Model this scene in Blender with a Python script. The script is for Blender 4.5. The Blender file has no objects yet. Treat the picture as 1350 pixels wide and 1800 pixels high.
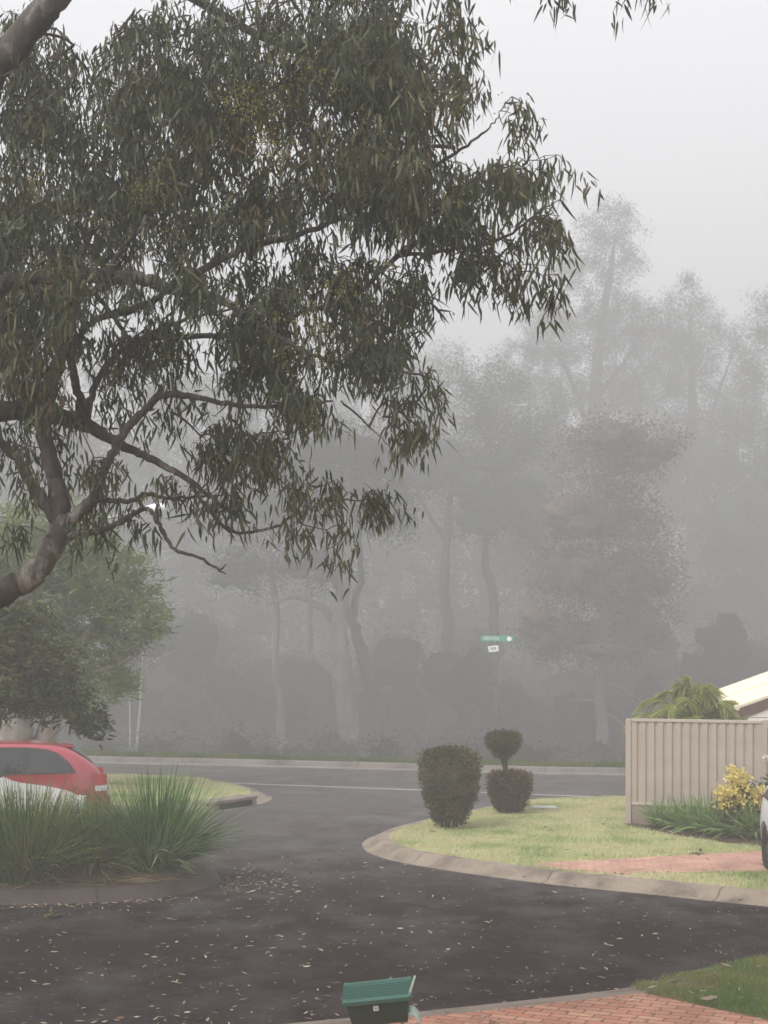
import bpy, bmesh, math, random
import numpy as np
from mathutils import Vector, Matrix
from mathutils.geometry import delaunay_2d_cdt

random.seed(7)
R = np.random.default_rng(11)
SC = bpy.context.scene
COL = SC.collection
CH, FP, HZ = 3.28, 2700.0, 1122.0        # camera height, focal length and horizon row (photo pixels)


def at(x, y, Y):
    """photo pixel at depth Y -> point in the world"""
    return np.array([(x - 675) * Y / FP, Y, CH - (y - HZ) * Y / FP])


def gr(x, y, z=0.0):
    """photo pixel on the ground of height z -> (x, y)"""
    Y = FP * (CH - z) / (y - HZ)
    return ((x - 675) * Y / FP, Y)


# ------------------------------------------------------------------ materials
def new_mat(name):
    m = bpy.data.materials.new(name)
    m.use_nodes = True
    nt = m.node_tree
    b = nt.nodes['Principled BSDF']
    return m, nt, b


def N(nt, kind, **kw):
    n = nt.nodes.new(kind)
    for k, v in kw.items():
        if k in n.inputs:
            n.inputs[k].default_value = v
        else:
            setattr(n, k, v)
    return n


def ramp(nt, fac, stops):
    r = nt.nodes.new('ShaderNodeValToRGB')
    e = r.color_ramp.elements
    while len(e) > 1:
        e.remove(e[0])
    e[0].position = stops[0][0]
    e[0].color = (*stops[0][1], 1)
    for p, c in stops[1:]:
        k = e.new(p)
        k.color = (*c, 1)
    nt.links.new(fac, r.inputs[0])
    return r.outputs[0]


def coords(nt, scale=(1, 1, 1), kind='Object'):
    tc = nt.nodes.new('ShaderNodeTexCoord')
    mp = nt.nodes.new('ShaderNodeMapping')
    mp.inputs['Scale'].default_value = scale
    nt.links.new(tc.outputs[kind], mp.inputs[0])
    return mp.outputs[0]


def noise(nt, vec, scale, detail=4, rough=0.55):
    n = N(nt, 'ShaderNodeTexNoise')
    n.inputs['Scale'].default_value = scale
    n.inputs['Detail'].default_value = detail
    n.inputs['Roughness'].default_value = rough
    nt.links.new(vec, n.inputs['Vector'])
    return n.outputs[0]


def mixc(nt, fac, a, b, mode='MIX'):
    m = nt.nodes.new('ShaderNodeMix')
    m.data_type = 'RGBA'
    m.blend_type = mode
    for sock, v in ((m.inputs[0], fac), (m.inputs[6], a), (m.inputs[7], b)):
        if isinstance(v, (int, float)):
            sock.default_value = v
        elif isinstance(v, tuple):
            sock.default_value = (*v, 1)
        else:
            nt.links.new(v, sock)
    return m.outputs[2]


def bump(nt, b, h, strength, dist=0.02):
    k = N(nt, 'ShaderNodeBump')
    k.inputs['Strength'].default_value = strength
    k.inputs['Distance'].default_value = dist
    nt.links.new(h, k.inputs['Height'])
    nt.links.new(k.outputs[0], b.inputs['Normal'])


def mat_plain(name, col, rough=0.6, spec=0.5, metal=0.0, var=0.15, scale=6.0, coat=0.0):
    m, nt, b = new_mat(name)
    v = coords(nt)
    n = noise(nt, v, scale, 5)
    lo = tuple(c * (1 - var) for c in col)
    hi = tuple(min(1, c * (1 + var)) for c in col)
    nt.links.new(ramp(nt, n, [(0.3, lo), (0.7, hi)]), b.inputs['Base Color'])
    b.inputs['Roughness'].default_value = rough
    b.inputs['Specular IOR Level'].default_value = spec
    b.inputs['Metallic'].default_value = metal
    b.inputs['Coat Weight'].default_value = coat
    b.inputs['Coat Roughness'].default_value = 0.06
    return m


def mat_leaf(name, stops, rough=0.45, trans=0.25, spec=0.18):
    """leaf colour differs from leaf to leaf (random per island) and slowly from clump to clump"""
    m, nt, b = new_mat(name)
    g = nt.nodes.new('ShaderNodeNewGeometry')
    n = noise(nt, coords(nt), 0.9, 2)
    a = N(nt, 'ShaderNodeMath', operation='MULTIPLY_ADD')
    nt.links.new(g.outputs['Random Per Island'], a.inputs[0])
    a.inputs[1].default_value = 0.6
    s = N(nt, 'ShaderNodeMath', operation='MULTIPLY_ADD')
    nt.links.new(n, s.inputs[0])
    s.inputs[1].default_value = 1.1
    s.inputs[2].default_value = -0.35
    nt.links.new(s.outputs[0], a.inputs[2])
    c = ramp(nt, a.outputs[0], stops)
    nt.links.new(c, b.inputs['Base Color'])
    b.inputs['Roughness'].default_value = rough
    b.inputs['Specular IOR Level'].default_value = spec
    if trans > 0:
        t = N(nt, 'ShaderNodeBsdfTranslucent')
        nt.links.new(c, t.inputs[0])
        mx = N(nt, 'ShaderNodeMixShader')
        mx.inputs[0].default_value = trans
        out = nt.nodes['Material Output']
        nt.links.new(b.outputs[0], mx.inputs[1])
        nt.links.new(t.outputs[0], mx.inputs[2])
        nt.links.new(mx.outputs[0], out.inputs[0])
    return m


def mat_bark(name, cols, scale=3.0, stretch=0.25, rough=0.8):
    m, nt, b = new_mat(name)
    v = coords(nt, (1, 1, stretch))
    n1 = noise(nt, v, scale, 6, 0.6)
    n2 = noise(nt, v, scale * 7, 4)
    c = ramp(nt, n1, [(0.36, cols[0]), (0.47, cols[1]), (0.57, cols[2]), (0.64, cols[3])])
    c2 = mixc(nt, n2, (0.55, 0.53, 0.5), (1.0, 1.0, 1.0))
    nt.links.new(mixc(nt, 1.0, c, c2, 'MULTIPLY'), b.inputs['Base Color'])
    b.inputs['Roughness'].default_value = rough
    b.inputs['Specular IOR Level'].default_value = 0.3
    bump(nt, b, n2, 0.5, 0.02)
    return m


def mat_asphalt():
    m, nt, b = new_mat('asphalt')
    v = coords(nt)
    big = noise(nt, v, 0.28, 4, 0.6)
    mid = noise(nt, coords(nt, (1.15, 0.8, 1)), 1.1, 8, 0.66)
    fine = noise(nt, v, 95, 3, 0.7)
    worn = N(nt, 'ShaderNodeMath', operation='MULTIPLY')
    nt.links.new(big, worn.inputs[0])
    nt.links.new(mid, worn.inputs[1])
    c = ramp(nt, worn.outputs[0], [(0.14, (0.021, 0.0155, 0.0155)), (0.26, (0.0265, 0.0210, 0.0210)), (0.42, (0.040, 0.036, 0.038))])
    sp = ramp(nt, fine, [(0.30, (0.45, 0.43, 0.43)), (0.5, (1, 1, 1)), (0.68, (2.1, 2.0, 1.95))])
    c = mixc(nt, 0.85, c, sp, 'MULTIPLY')
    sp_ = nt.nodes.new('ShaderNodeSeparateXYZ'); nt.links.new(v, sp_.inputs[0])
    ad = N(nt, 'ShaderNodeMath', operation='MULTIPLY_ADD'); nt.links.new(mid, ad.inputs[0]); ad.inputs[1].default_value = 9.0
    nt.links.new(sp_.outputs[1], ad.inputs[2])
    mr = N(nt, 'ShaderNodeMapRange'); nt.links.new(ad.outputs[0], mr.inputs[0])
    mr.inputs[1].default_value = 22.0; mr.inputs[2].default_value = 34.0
    paler = mixc(nt, 0.6, (0.105, 0.098, 0.096), sp, 'MULTIPLY')  # lighter far road: older paving, plus fog and grazing sheen painted into the colour
    c = mixc(nt, mr.outputs[0], c, paler)
    ag = noise(nt, coords(nt, (1, .45, 1)), 55, 2, 0.8)
    c = mixc(nt, 0.9, c, ramp(nt, ag, [(0.34, (0.5, 0.48, 0.48)), (0.5, (0.95, 0.95, 0.95)), (0.64, (1.3, 1.3, 1.3)), (0.72, (3.2, 3.0, 2.9))]), 'MULTIPLY')
    # cracks and sealed joints
    w = noise(nt, v, 0.35, 3)
    ca = N(nt, 'ShaderNodeMath', operation='SUBTRACT')
    nt.links.new(w, ca.inputs[0]); ca.inputs[1].default_value = 0.5
    ab = N(nt, 'ShaderNodeMath', operation='ABSOLUTE')
    nt.links.new(ca.outputs[0], ab.inputs[0])
    ck = ramp(nt, ab.outputs[0], [(0.0, (0.45, 0.45, 0.45)), (0.004, (1, 1, 1))])
    c = mixc(nt, 0.8, c, ck, 'MULTIPLY')
    nt.links.new(c, b.inputs['Base Color'])
    r = ramp(nt, worn.outputs[0], [(0.16, (0.9,) * 3), (0.36, (0.66,) * 3)])
    nt.links.new(r, b.inputs['Roughness'])
    nt.links.new(ramp(nt, worn.outputs[0], [(0.22, (0.0,) * 3), (0.42, (0.12,) * 3)]), b.inputs['Specular IOR Level'])
    bump(nt, b, fine, 0.6, 0.01)
    return m


def mat_concrete(name, col, joint=2.4, dark=0.55, lines=0.8):
    m, nt, b = new_mat(name)
    v = coords(nt)
    n1 = noise(nt, v, 1.4, 6, 0.65)
    n2 = noise(nt, v, 40, 3)
    c = ramp(nt, n1, [(0.3, tuple(k * dark for k in col)), (0.5, col), (0.72, tuple(min(1, k * 1.2) for k in col))])
    c = mixc(nt, 0.5, c, ramp(nt, n2, [(0.35, (0.7, 0.7, 0.7)), (0.65, (1.15, 1.12, 1.1))]), 'MULTIPLY')
    uv = nt.nodes.new('ShaderNodeUVMap')
    sx = nt.nodes.new('ShaderNodeSeparateXYZ')
    nt.links.new(uv.outputs[0], sx.inputs[0])
    dv = N(nt, 'ShaderNodeMath', operation='DIVIDE')
    nt.links.new(sx.outputs[0], dv.inputs[0]); dv.inputs[1].default_value = joint
    fr = N(nt, 'ShaderNodeMath', operation='FRACT')
    nt.links.new(dv.outputs[0], fr.inputs[0])
    j = ramp(nt, fr.outputs[0], [(0.0, (0.3, 0.28, 0.26)), (0.008, (0.35, 0.33, 0.3)), (0.012, (1, 1, 1))])
    c = mixc(nt, lines, c, j, 'MULTIPLY')
    nt.links.new(c, b.inputs['Base Color'])
    b.inputs['Roughness'].default_value = 0.8
    b.inputs['Specular IOR Level'].default_value = 0.3
    bump(nt, b, n2, 0.4, 0.01)
    return m


def mat_brick(name, rot, cols):
    m, nt, b = new_mat(name)
    tc = nt.nodes.new('ShaderNodeTexCoord')
    mp = nt.nodes.new('ShaderNodeMapping')
    mp.inputs['Rotation'].default_value = (0, 0, rot)
    nt.links.new(tc.outputs['Object'], mp.inputs[0])
    br = N(nt, 'ShaderNodeTexBrick')
    br.inputs['Color1'].default_value = (*cols[0], 1)
    br.inputs['Color2'].default_value = (*cols[1], 1)
    br.inputs['Mortar'].default_value = (*cols[2], 1)
    br.inputs['Scale'].default_value = 1.0
    br.inputs['Mortar Size'].default_value = 0.008
    br.inputs['Mortar Smooth'].default_value = 0.3
    br.inputs['Brick Width'].default_value = 0.23
    br.inputs['Row Height'].default_value = 0.115
    nt.links.new(mp.outputs[0], br.inputs['Vector'])
    n = noise(nt, tc.outputs['Object'], 1.6, 5)
    n2 = noise(nt, tc.outputs['Object'], 22, 3)
    c = mixc(nt, 0.75, br.outputs[0], ramp(nt, n, [(0.3, (0.62, 0.6, 0.58)), (0.7, (1.2, 1.15, 1.1))]), 'MULTIPLY')
    c = mixc(nt, 0.5, c, ramp(nt, n2, [(0.3, (0.7, 0.7, 0.7)), (0.7, (1.2, 1.2, 1.2))]), 'MULTIPLY')
    nt.links.new(c, b.inputs['Base Color'])
    b.inputs['Roughness'].default_value = 0.8
    b.inputs['Specular IOR Level'].default_value = 0.3
    iv = N(nt, 'ShaderNodeMath', operation='SUBTRACT')
    iv.inputs[0].default_value = 1.0
    nt.links.new(br.outputs[1], iv.inputs[1])
    bump(nt, b, iv.outputs[0], 0.7, 0.01)
    return m


def mat_ground(name, stops, scale=0.8, fine=30):
    m, nt, b = new_mat(name)
    v = coords(nt)
    n1 = noise(nt, v, scale, 6, 0.6)
    n2 = noise(nt, v, fine, 4)
    c = mixc(nt, 0.6, ramp(nt, n1, stops), ramp(nt, n2, [(0.3, (0.55, 0.55, 0.55)), (0.7, (1.25, 1.25, 1.25))]), 'MULTIPLY')
    nt.links.new(c, b.inputs['Base Color'])
    b.inputs['Roughness'].default_value = 0.9
    b.inputs['Specular IOR Level'].default_value = 0.2
    bump(nt, b, n2, 0.8, 0.03)
    return m


def mat_grass(name, stops, scale=0.7):
    m, nt, b = new_mat(name)
    g = nt.nodes.new('ShaderNodeNewGeometry')
    n = noise(nt, coords(nt), scale, 5, 0.6)
    a = N(nt, 'ShaderNodeMath', operation='MULTIPLY_ADD')
    nt.links.new(g.outputs['Random Per Island'], a.inputs[0])
    a.inputs[1].default_value = 0.35
    s = N(nt, 'ShaderNodeMath', operation='MULTIPLY_ADD')
    nt.links.new(n, s.inputs[0]); s.inputs[1].default_value = 1.7; s.inputs[2].default_value = -0.52
    nt.links.new(s.outputs[0], a.inputs[2])
    c = ramp(nt, a.outputs[0], stops)
    nt.links.new(c, b.inputs['Base Color'])
    b.inputs['Roughness'].default_value = 0.6
    b.inputs['Specular IOR Level'].default_value = 0.3
    t = N(nt, 'ShaderNodeBsdfTranslucent')
    nt.links.new(c, t.inputs[0])
    mx = N(nt, 'ShaderNodeMixShader'); mx.inputs[0].default_value = 0.3
    nt.links.new(b.outputs[0], mx.inputs[1]); nt.links.new(t.outputs[0], mx.inputs[2])
    nt.links.new(mx.outputs[0], nt.nodes['Material Output'].inputs[0])
    return m


def mat_glass(name, col=(0.012, 0.014, 0.016)):
    m, nt, b = new_mat(name)
    b.inputs['Base Color'].default_value = (*col, 1)
    b.inputs['Roughness'].default_value = 0.04
    b.inputs['Specular IOR Level'].default_value = 0.7
    return m


GUM_BARK = mat_bark('gum_bark', [(0.038, 0.030, 0.026), (0.070, 0.056, 0.050), (0.105, 0.089, 0.080), (0.27, 0.24, 0.22)], 5.5, 0.45, 0.75)
TWIG = mat_plain('twig_bark', (0.075, 0.048, 0.042), 0.8, 0.3, var=0.3)
GUM_LEAF = mat_leaf('gum_leaf', [(0.0, (0.024, 0.030, 0.020)), (0.35, (0.044, 0.053, 0.032)), (0.6, (0.070, 0.080, 0.042)), (0.8, (0.11, 0.11, 0.045)), (0.95, (0.13, 0.075, 0.045))], 0.5, 0.25, 0.22)
GUM_BUD = mat_leaf('gum_buds', [(0.0, (0.16, 0.13, 0.03)), (1.0, (0.26, 0.21, 0.05))], 0.7, 0.1)
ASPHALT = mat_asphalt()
KERB = mat_concrete('kerb_concrete', (0.25, 0.205, 0.162), dark=0.38)
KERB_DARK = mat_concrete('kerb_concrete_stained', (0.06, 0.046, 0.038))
KERB_GREY = mat_concrete('kerb_concrete_grey', (0.20, 0.18, 0.165))
KERB_NEAR = mat_concrete('kerb_concrete_brownish', (0.19, 0.155, 0.125))
APRON = mat_concrete('driveway_concrete', (0.30, 0.27, 0.24), 3.0, lines=0.0)
LINTEL = mat_concrete('lintel_concrete', (0.25, 0.215, 0.18), 3.0, lines=0.0)

# ------------------------------------------------------------------ mesh helpers
class MB:
    def __init__(s):
        s.V = []; s.F = []; s.n = 0

    def add(s, v, f):
        v = np.asarray(v, float).reshape(-1, 3)
        s.V.append(v)
        k = s.n
        s.F.extend([tuple(int(i) + k for i in q) for q in f])
        s.n += len(v)
        return s

    def box(s, c, d, rot=None, bev=0.0):
        bm = bmesh.new()
        bmesh.ops.create_cube(bm, size=1)
        bmesh.ops.scale(bm, vec=Vector(d), verts=bm.verts)
        if bev:
            bmesh.ops.bevel(bm, geom=bm.edges[:], offset=bev, segments=2, affect='EDGES', profile=0.6)
        if rot is not None:
            bmesh.ops.rotate(bm, cent=(0, 0, 0), matrix=rot, verts=bm.verts)
        bmesh.ops.translate(bm, vec=Vector(c), verts=bm.verts)
        bm.verts.index_update()
        s.add([v.co[:] for v in bm.verts], [[v.index for v in f.verts] for f in bm.faces])
        bm.free()
        return s

    def tube(s, pts, rad, sides=8, cap=True):
        p = np.asarray(pts, float)
        n = len(p)
        r = np.broadcast_to(np.asarray(rad, float), (n,))
        t = np.gradient(p, axis=0)
        t /= np.linalg.norm(t, axis=1)[:, None] + 1e-9
        ref = np.array([0, 0, 1.0]) if abs(t[0, 2]) < 0.9 else np.array([1.0, 0, 0])
        u = np.cross(t[0], ref); u /= np.linalg.norm(u)
        a = np.arange(sides) * 2 * math.pi / sides
        V = np.zeros((n, sides, 3))
        for i in range(n):
            u = u - t[i] * np.dot(u, t[i]); u /= np.linalg.norm(u) + 1e-9
            w = np.cross(t[i], u)
            V[i] = p[i] + r[i] * (np.cos(a)[:, None] * u + np.sin(a)[:, None] * w)
        F = []
        for i in range(n - 1):
            for j in range(sides):
                k = (j + 1) % sides
                F.append((i * sides + j, i * sides + k, (i + 1) * sides + k, (i + 1) * sides + j))
        if cap:
            F.append(tuple(range(sides - 1, -1, -1)))
            F.append(tuple((n - 1) * sides + j for j in range(sides)))
        return s.add(V.reshape(-1, 3), F)

    def lathe(s, prof, c, axis='z', sides=24):
        prof = np.asarray(prof, float)
        a = np.arange(sides) * 2 * math.pi / sides
        V = []
        for r, h in prof:
            x, y = r * np.cos(a), r * np.sin(a)
            z = np.full(sides, h)
            V.append(np.stack({'z': (x, y, z), 'y': (x, z, y), 'x': (z, x, y)}[axis], 1))
        n = len(prof)
        F = [(i * sides + j, i * sides + (j + 1) % sides, (i + 1) * sides + (j + 1) % sides, (i + 1) * sides + j) for i in range(n - 1) for j in range(sides)]
        return s.add(np.concatenate(V) + np.asarray(c, float), F)

    def prism(s, poly, z0, z1):
        n = len(poly)
        V = [(x, y, z0) for x, y in poly] + [(x, y, z1) for x, y in poly]
        F = [tuple(range(n - 1, -1, -1)), tuple(range(n, 2 * n))] + [(i, (i + 1) % n, n + (i + 1) % n, n + i) for i in range(n)]
        return s.add(V, F)

    def mesh(s, name):
        me = bpy.data.meshes.new(name)
        if s.V:
            me.from_pydata(np.concatenate(s.V).tolist(), [], s.F)
        return me

    def build(s, name, m, parent=None, smooth=False, loc=None):
        return link(name, s.mesh(name), m, parent, smooth, loc)


def link(name, me, m, parent=None, smooth=False, loc=None):
    o = bpy.data.objects.new(name, me)
    COL.objects.link(o)
    for k in (m if isinstance(m, (list, tuple)) else [m]):
        me.materials.append(k)
    if smooth:
        me.polygons.foreach_set('use_smooth', [True] * len(me.polygons))
        if smooth == 'auto':
            me.set_sharp_from_angle(angle=math.radians(38))
    if parent is not None:
        o.parent = parent
    if loc is not None:
        o.location = loc
    return o


def lumps(cs, rs):
    """dense uneven hearts of foliage masses: noisy closed surfaces, (verts, tris)"""
    bm = bmesh.new()
    bmesh.ops.create_icosphere(bm, subdivisions=3, radius=1.0)
    bm.verts.index_update()
    U = np.array([v.co[:] for v in bm.verts]); T = np.array([[v.index for v in f.verts] for f in bm.faces])
    bm.free()
    Vs = []; Ts = []
    for k, (c, r) in enumerate(zip(cs, rs)):
        q = R.normal(size=(5, 3)) * np.array([2.2, 3.5, 5, 7.5, 11])[:, None]
        h = 1 + sum(a * np.sin(U @ w + p) for a, w, p in zip((.17, .15, .13, .11, .08), q, R.uniform(0, 6.28, 5)))
        Vs.append(np.asarray(c) + U * np.asarray(r) * h[:, None]); Ts.append(T + k * len(U))
    return np.concatenate(Vs), np.concatenate(Ts)


def fast_quads(name, V, K, m, parent=None, tri=False, extra=None):
    """V: (n, K, 3) strips of K/2 stations (or triangles): many small faces at once"""
    n = V.shape[0]
    me = bpy.data.meshes.new(name)
    me.vertices.add(n * K)
    me.vertices.foreach_set('co', V.reshape(-1).astype(np.float32))
    if tri:
        idx = np.arange(n * 3); ls = np.arange(n) * 3; c = 3
    else:
        st = K // 2 - 1
        q = np.array([[2 * i, 2 * i + 1, 2 * i + 3, 2 * i + 2] for i in range(st)])
        idx = (np.arange(n)[:, None, None] * K + q[None]).reshape(-1)
        ls = np.arange(n * st) * 4; c = 4
    if extra is not None:
        ev, et = extra
        me.vertices.add(len(ev))
        me.vertices.foreach_set('co', np.concatenate([V.reshape(-1), ev.reshape(-1)]).astype(np.float32))
        ls = np.concatenate([ls, len(idx) + np.arange(len(et)) * 3])
        idx = np.concatenate([idx, (et + n * K).reshape(-1)])
    me.loops.add(len(idx)); me.loops.foreach_set('vertex_index', idx.astype(np.int32))
    me.polygons.add(len(ls)); me.polygons.foreach_set('loop_start', ls.astype(np.int32))
    me.update(calc_edges=True)
    me.validate()
    return link(name, me, m, parent)


def tag(o, label=None, cat=None, group=None, kind=None):
    for k, v in (('label', label), ('category', cat), ('group', group), ('kind', kind)):
        if v:
            o[k] = v
    return o


def thing(name, loc, label, cat, group=None, rz=0.0):
    o = bpy.data.objects.new(name, None)
    COL.objects.link(o)
    o.empty_display_size = 0.2
    o.location = loc
    o.rotation_euler = (0, 0, rz)
    return tag(o, label, cat, group)


def copy_tree(o, parent=None):
    c = o.copy(); COL.objects.link(c); c.parent = parent
    for ch in list(o.children):
        copy_tree(ch, c)
    return c


def spline(pts, n=6, closed=False):
    p = np.asarray(pts, float)
    m = len(p)
    out = []
    for i in range(m if closed else m - 1):
        g = (lambda k: p[k % m]) if closed else (lambda k: p[min(max(k, 0), m - 1)])
        a, b, c, d = g(i - 1), g(i), g(i + 1), g(i + 2)
        for t in np.arange(n) / n:
            out.append(0.5 * (2 * b + (c - a) * t + (2 * a - 5 * b + 4 * c - d) * t * t + (3 * b - a - 3 * c + d) * t ** 3))
    if not closed:
        out.append(p[-1])
    return np.array(out)


def in_poly(P, poly):
    x, y = P[:, 0], P[:, 1]
    c = np.zeros(len(P), bool)
    n = len(poly)
    for i in range(n):
        x1, y1 = poly[i]; x2, y2 = poly[(i + 1) % n]
        k = ((y1 > y) != (y2 > y)) & (x < (x2 - x1) * (y - y1) / (y2 - y1 + 1e-12) + x1)
        c ^= k
    return c


def unit(v):
    return v / (np.linalg.norm(v, axis=-1, keepdims=True) + 1e-9)


def strips(P, D, L, W, bend, prof=(0.3, 1.0, 0.85, 0.06), face=None):
    """curved leaves: base P, direction D, length L, half width W, bend vector; n stations each"""
    n = len(P); k = len(prof)
    if face is None:
        face = R.normal(size=(n, 3))
    S = unit(np.cross(D, face))
    V = np.zeros((n, k * 2, 3))
    for i, w in enumerate(prof):
        t = i / (k - 1)
        c = P + D * (L * t)[:, None] + bend * (L * t * t)[:, None]
        V[:, 2 * i] = c - S * (W * w)[:, None]
        V[:, 2 * i + 1] = c + S * (W * w)[:, None]
    return V


def flat_sheet(name, poly, z, m, kind='structure', skirt=0.0, grid=None, amp=0.0):
    pts = [Vector((float(x), float(y))) for x, y in poly]
    n = len(pts)
    edges = [(i, (i + 1) % n) for i in range(n)]
    if grid:
        A = np.array(poly)
        gx, gy = np.meshgrid(np.arange(A[:, 0].min(), A[:, 0].max(), grid), np.arange(A[:, 1].min(), A[:, 1].max(), grid))
        G = np.stack([gx.ravel(), gy.ravel()], 1)
        G = G[in_poly(G, poly)]
        pts += [Vector(g) for g in G]
    v, e, f, *_ = delaunay_2d_cdt(pts, edges, [], 1, 1e-5)
    mb = MB()
    zz = [z + (amp * (math.sin(p.x * 2.1 + p.y) + math.sin(p.y * 3.3 - p.x * 1.7)) if i >= n else 0) for i, p in enumerate(v)]
    mb.add([(p.x, p.y, h) for p, h in zip(v, zz)], f)
    if skirt:
        B = [(x, y, z) for x, y in poly] + [(x, y, z - skirt) for x, y in poly]
        mb.add(B, [(i, n + i, n + (i + 1) % n, (i + 1) % n) for i in range(n)])
    o = mb.build(name, m)
    me = o.data
    bm = bmesh.new(); bm.from_mesh(me)
    for fc in bm.faces:
        if abs(fc.normal.z) > 0.5 and fc.normal.z < 0:
            fc.normal_flip()
    bm.to_mesh(me); bm.free()
    return tag(o, kind=kind)


def sweep(name, path, prof, m, side=1.0, kind='structure', parent=None):
    """profile (offset towards the road, height) swept along a ground path, with arc length in the UV map"""
    p = np.asarray(path, float)
    t = unit(np.gradient(p, axis=0))
    nrm = np.stack([t[:, 1], -t[:, 0]], 1) * side
    d = np.concatenate([[0], np.cumsum(np.linalg.norm(np.diff(p, axis=0), axis=1))])
    k = len(prof)
    V = []; F = []
    for i in range(len(p)):
        for o, z in prof:
            V.append((*(p[i] + nrm[i] * o), z))
    for i in range(len(p) - 1):
        for j in range(k - 1):
            q = (i * k + j, i * k + j + 1, (i + 1) * k + j + 1, (i + 1) * k + j)
            F.append(q if side > 0 else q[::-1])
    ob = MB().add(V, F).build(name, m, parent, smooth='auto')
    me = ob.data
    uv = me.uv_layers.new(name='UVMap')
    vi = np.zeros(len(me.loops), np.int32)
    me.loops.foreach_get('vertex_index', vi)
    U = np.stack([d[vi // k], (vi % k) / k], 1)
    uv.data.foreach_set('uv', U.reshape(-1).astype(np.float32))
    if kind:
        tag(ob, kind=kind)
    return ob


# ------------------------------------------------------------------ the ground, roads, kerbs, lawns
KP = [(-0.02, -0.1), (0.0, 0.13), (0.13, 0.135), (0.19, 0.12), (0.30, 0.035), (0.34, 0.020), (0.43, 0.012), (0.45, -0.03)]
KFLAT = [(-0.02, -0.1), (0.0, 0.085), (0.1, 0.085), (0.3, 0.035), (0.48, 0.012), (0.5, -0.03)]
KUP = [(-0.02, -0.1), (0.0, 0.14), (0.14, 0.145), (0.17, 0.135), (0.21, 0.02), (0.55, 0.012), (0.57, -0.03)]

GROUND = mat_ground('bare_ground', [(0.3, (0.05, 0.042, 0.03)), (0.6, (0.075, 0.07, 0.04))], 0.3)
LAWN = mat_ground('lawn_soil', [(0.32, (0.20, 0.24, 0.09)), (0.5, (0.38, 0.38, 0.19)), (0.68, (0.46, 0.42, 0.25))], 0.7, 45)
LAWN_NEAR = mat_ground('near_lawn_soil', [(0.32, (0.08, 0.10, 0.035)), (0.6, (0.16, 0.13, 0.06))], 1.2, 45)
MULCH = mat_ground('bark_mulch', [(0.3, (0.055, 0.038, 0.028)), (0.6, (0.11, 0.075, 0.055))], 2.5, 40)
GRASS_PALE = mat_grass('dewy_lawn_grass', [(0.05, (0.13, 0.22, 0.06)), (0.27, (0.34, 0.42, 0.17)), (0.46, (0.54, 0.545, 0.30)), (0.85, (0.62, 0.56, 0.36))])
GRASS_GREEN = mat_grass('green_lawn_grass', [(0.1, (0.045, 0.11, 0.03)), (0.4, (0.085, 0.15, 0.045)), (0.62, (0.15, 0.16, 0.055)), (0.9, (0.22, 0.17, 0.08))], 1.1)


GRASS_NEAR = mat_grass('near_mixed_grass', [(0.05, (0.075, 0.17, 0.04)), (0.35, (0.14, 0.24, 0.06)), (0.55, (0.25, 0.25, 0.08)), (0.85, (0.34, 0.25, 0.12))], 1.1)
# far verge beyond the main road
far_path = spline([(-60, 58), (-30, 49.5), (-14, 43.4), (-7.4, 40.9), (-4.1, 40.05), (0.5, 38.7), (4.5, 37.5), (8, 37.3), (14, 39.0), (25, 44), (45, 56)], 8)
sweep('kerb', far_path, KUP, KERB_GREY, 1.0)
far_poly = [tuple(p) for p in far_path] + [(150, 56), (150, 262), (-150, 262), (-150, 58)]
FOREST_FLOOR = mat_ground('leaf_litter_floor', [(0.3, (0.035, 0.03, 0.022)), (0.6, (0.06, 0.055, 0.035))], 0.6)
def fz(x, y):
    """height of the wood floor: level verge, then falling into a gully"""
    d = np.min(np.hypot(far_path[:, 0] - x, far_path[:, 1] - y))
    return float(np.interp(d, [0, 1.4, 5, 12, 24, 40, 60, 100, 160, 230], [.137, .135, -.15, -1.1, -2.4, -3.5, -4.2, -3.5, 2.0, 8.0]))
def floor_sheet():
    pts = [Vector((float(x), float(y))) for x, y in far_poly]
    n = len(pts); edges = [(i, (i + 1) % n) for i in range(n)]
    gx, gy = np.meshgrid(np.arange(-148, 148, 3.0), np.arange(36, 260, 2.5))
    G = np.stack([gx.ravel(), gy.ravel()], 1)
    G = G[in_poly(G, far_poly)]
    v, e, f, *_ = delaunay_2d_cdt(pts + [Vector(g) for g in G], edges, [], 1, 1e-5)
    o = MB().add([(p.x, p.y, fz(p.x, p.y)) for p in v], f).build('forest_floor', FOREST_FLOOR, smooth=True)
    return tag(o, kind='structure')
floor_sheet()
back = [tuple(p) for p in far_path[::-1]]
flat_sheet('ground', [(-150, -40), (150, -40), (150, 56)] + back + [(-150, 58)], -0.03, GROUND)
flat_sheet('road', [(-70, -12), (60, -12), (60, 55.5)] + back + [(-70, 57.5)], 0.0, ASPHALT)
strip = [tuple(p) for p in far_path[8:]]
nrm = []
for i, p in enumerate(strip):
    a = np.array(strip[max(0, i - 1)]); b = np.array(strip[min(len(strip) - 1, i + 1)])
    t = unit(b - a)
    nrm.append(tuple(np.array(p) + np.array([-t[1], t[0]]) * 1.15))
far_grass_poly = strip + nrm[::-1]

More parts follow.
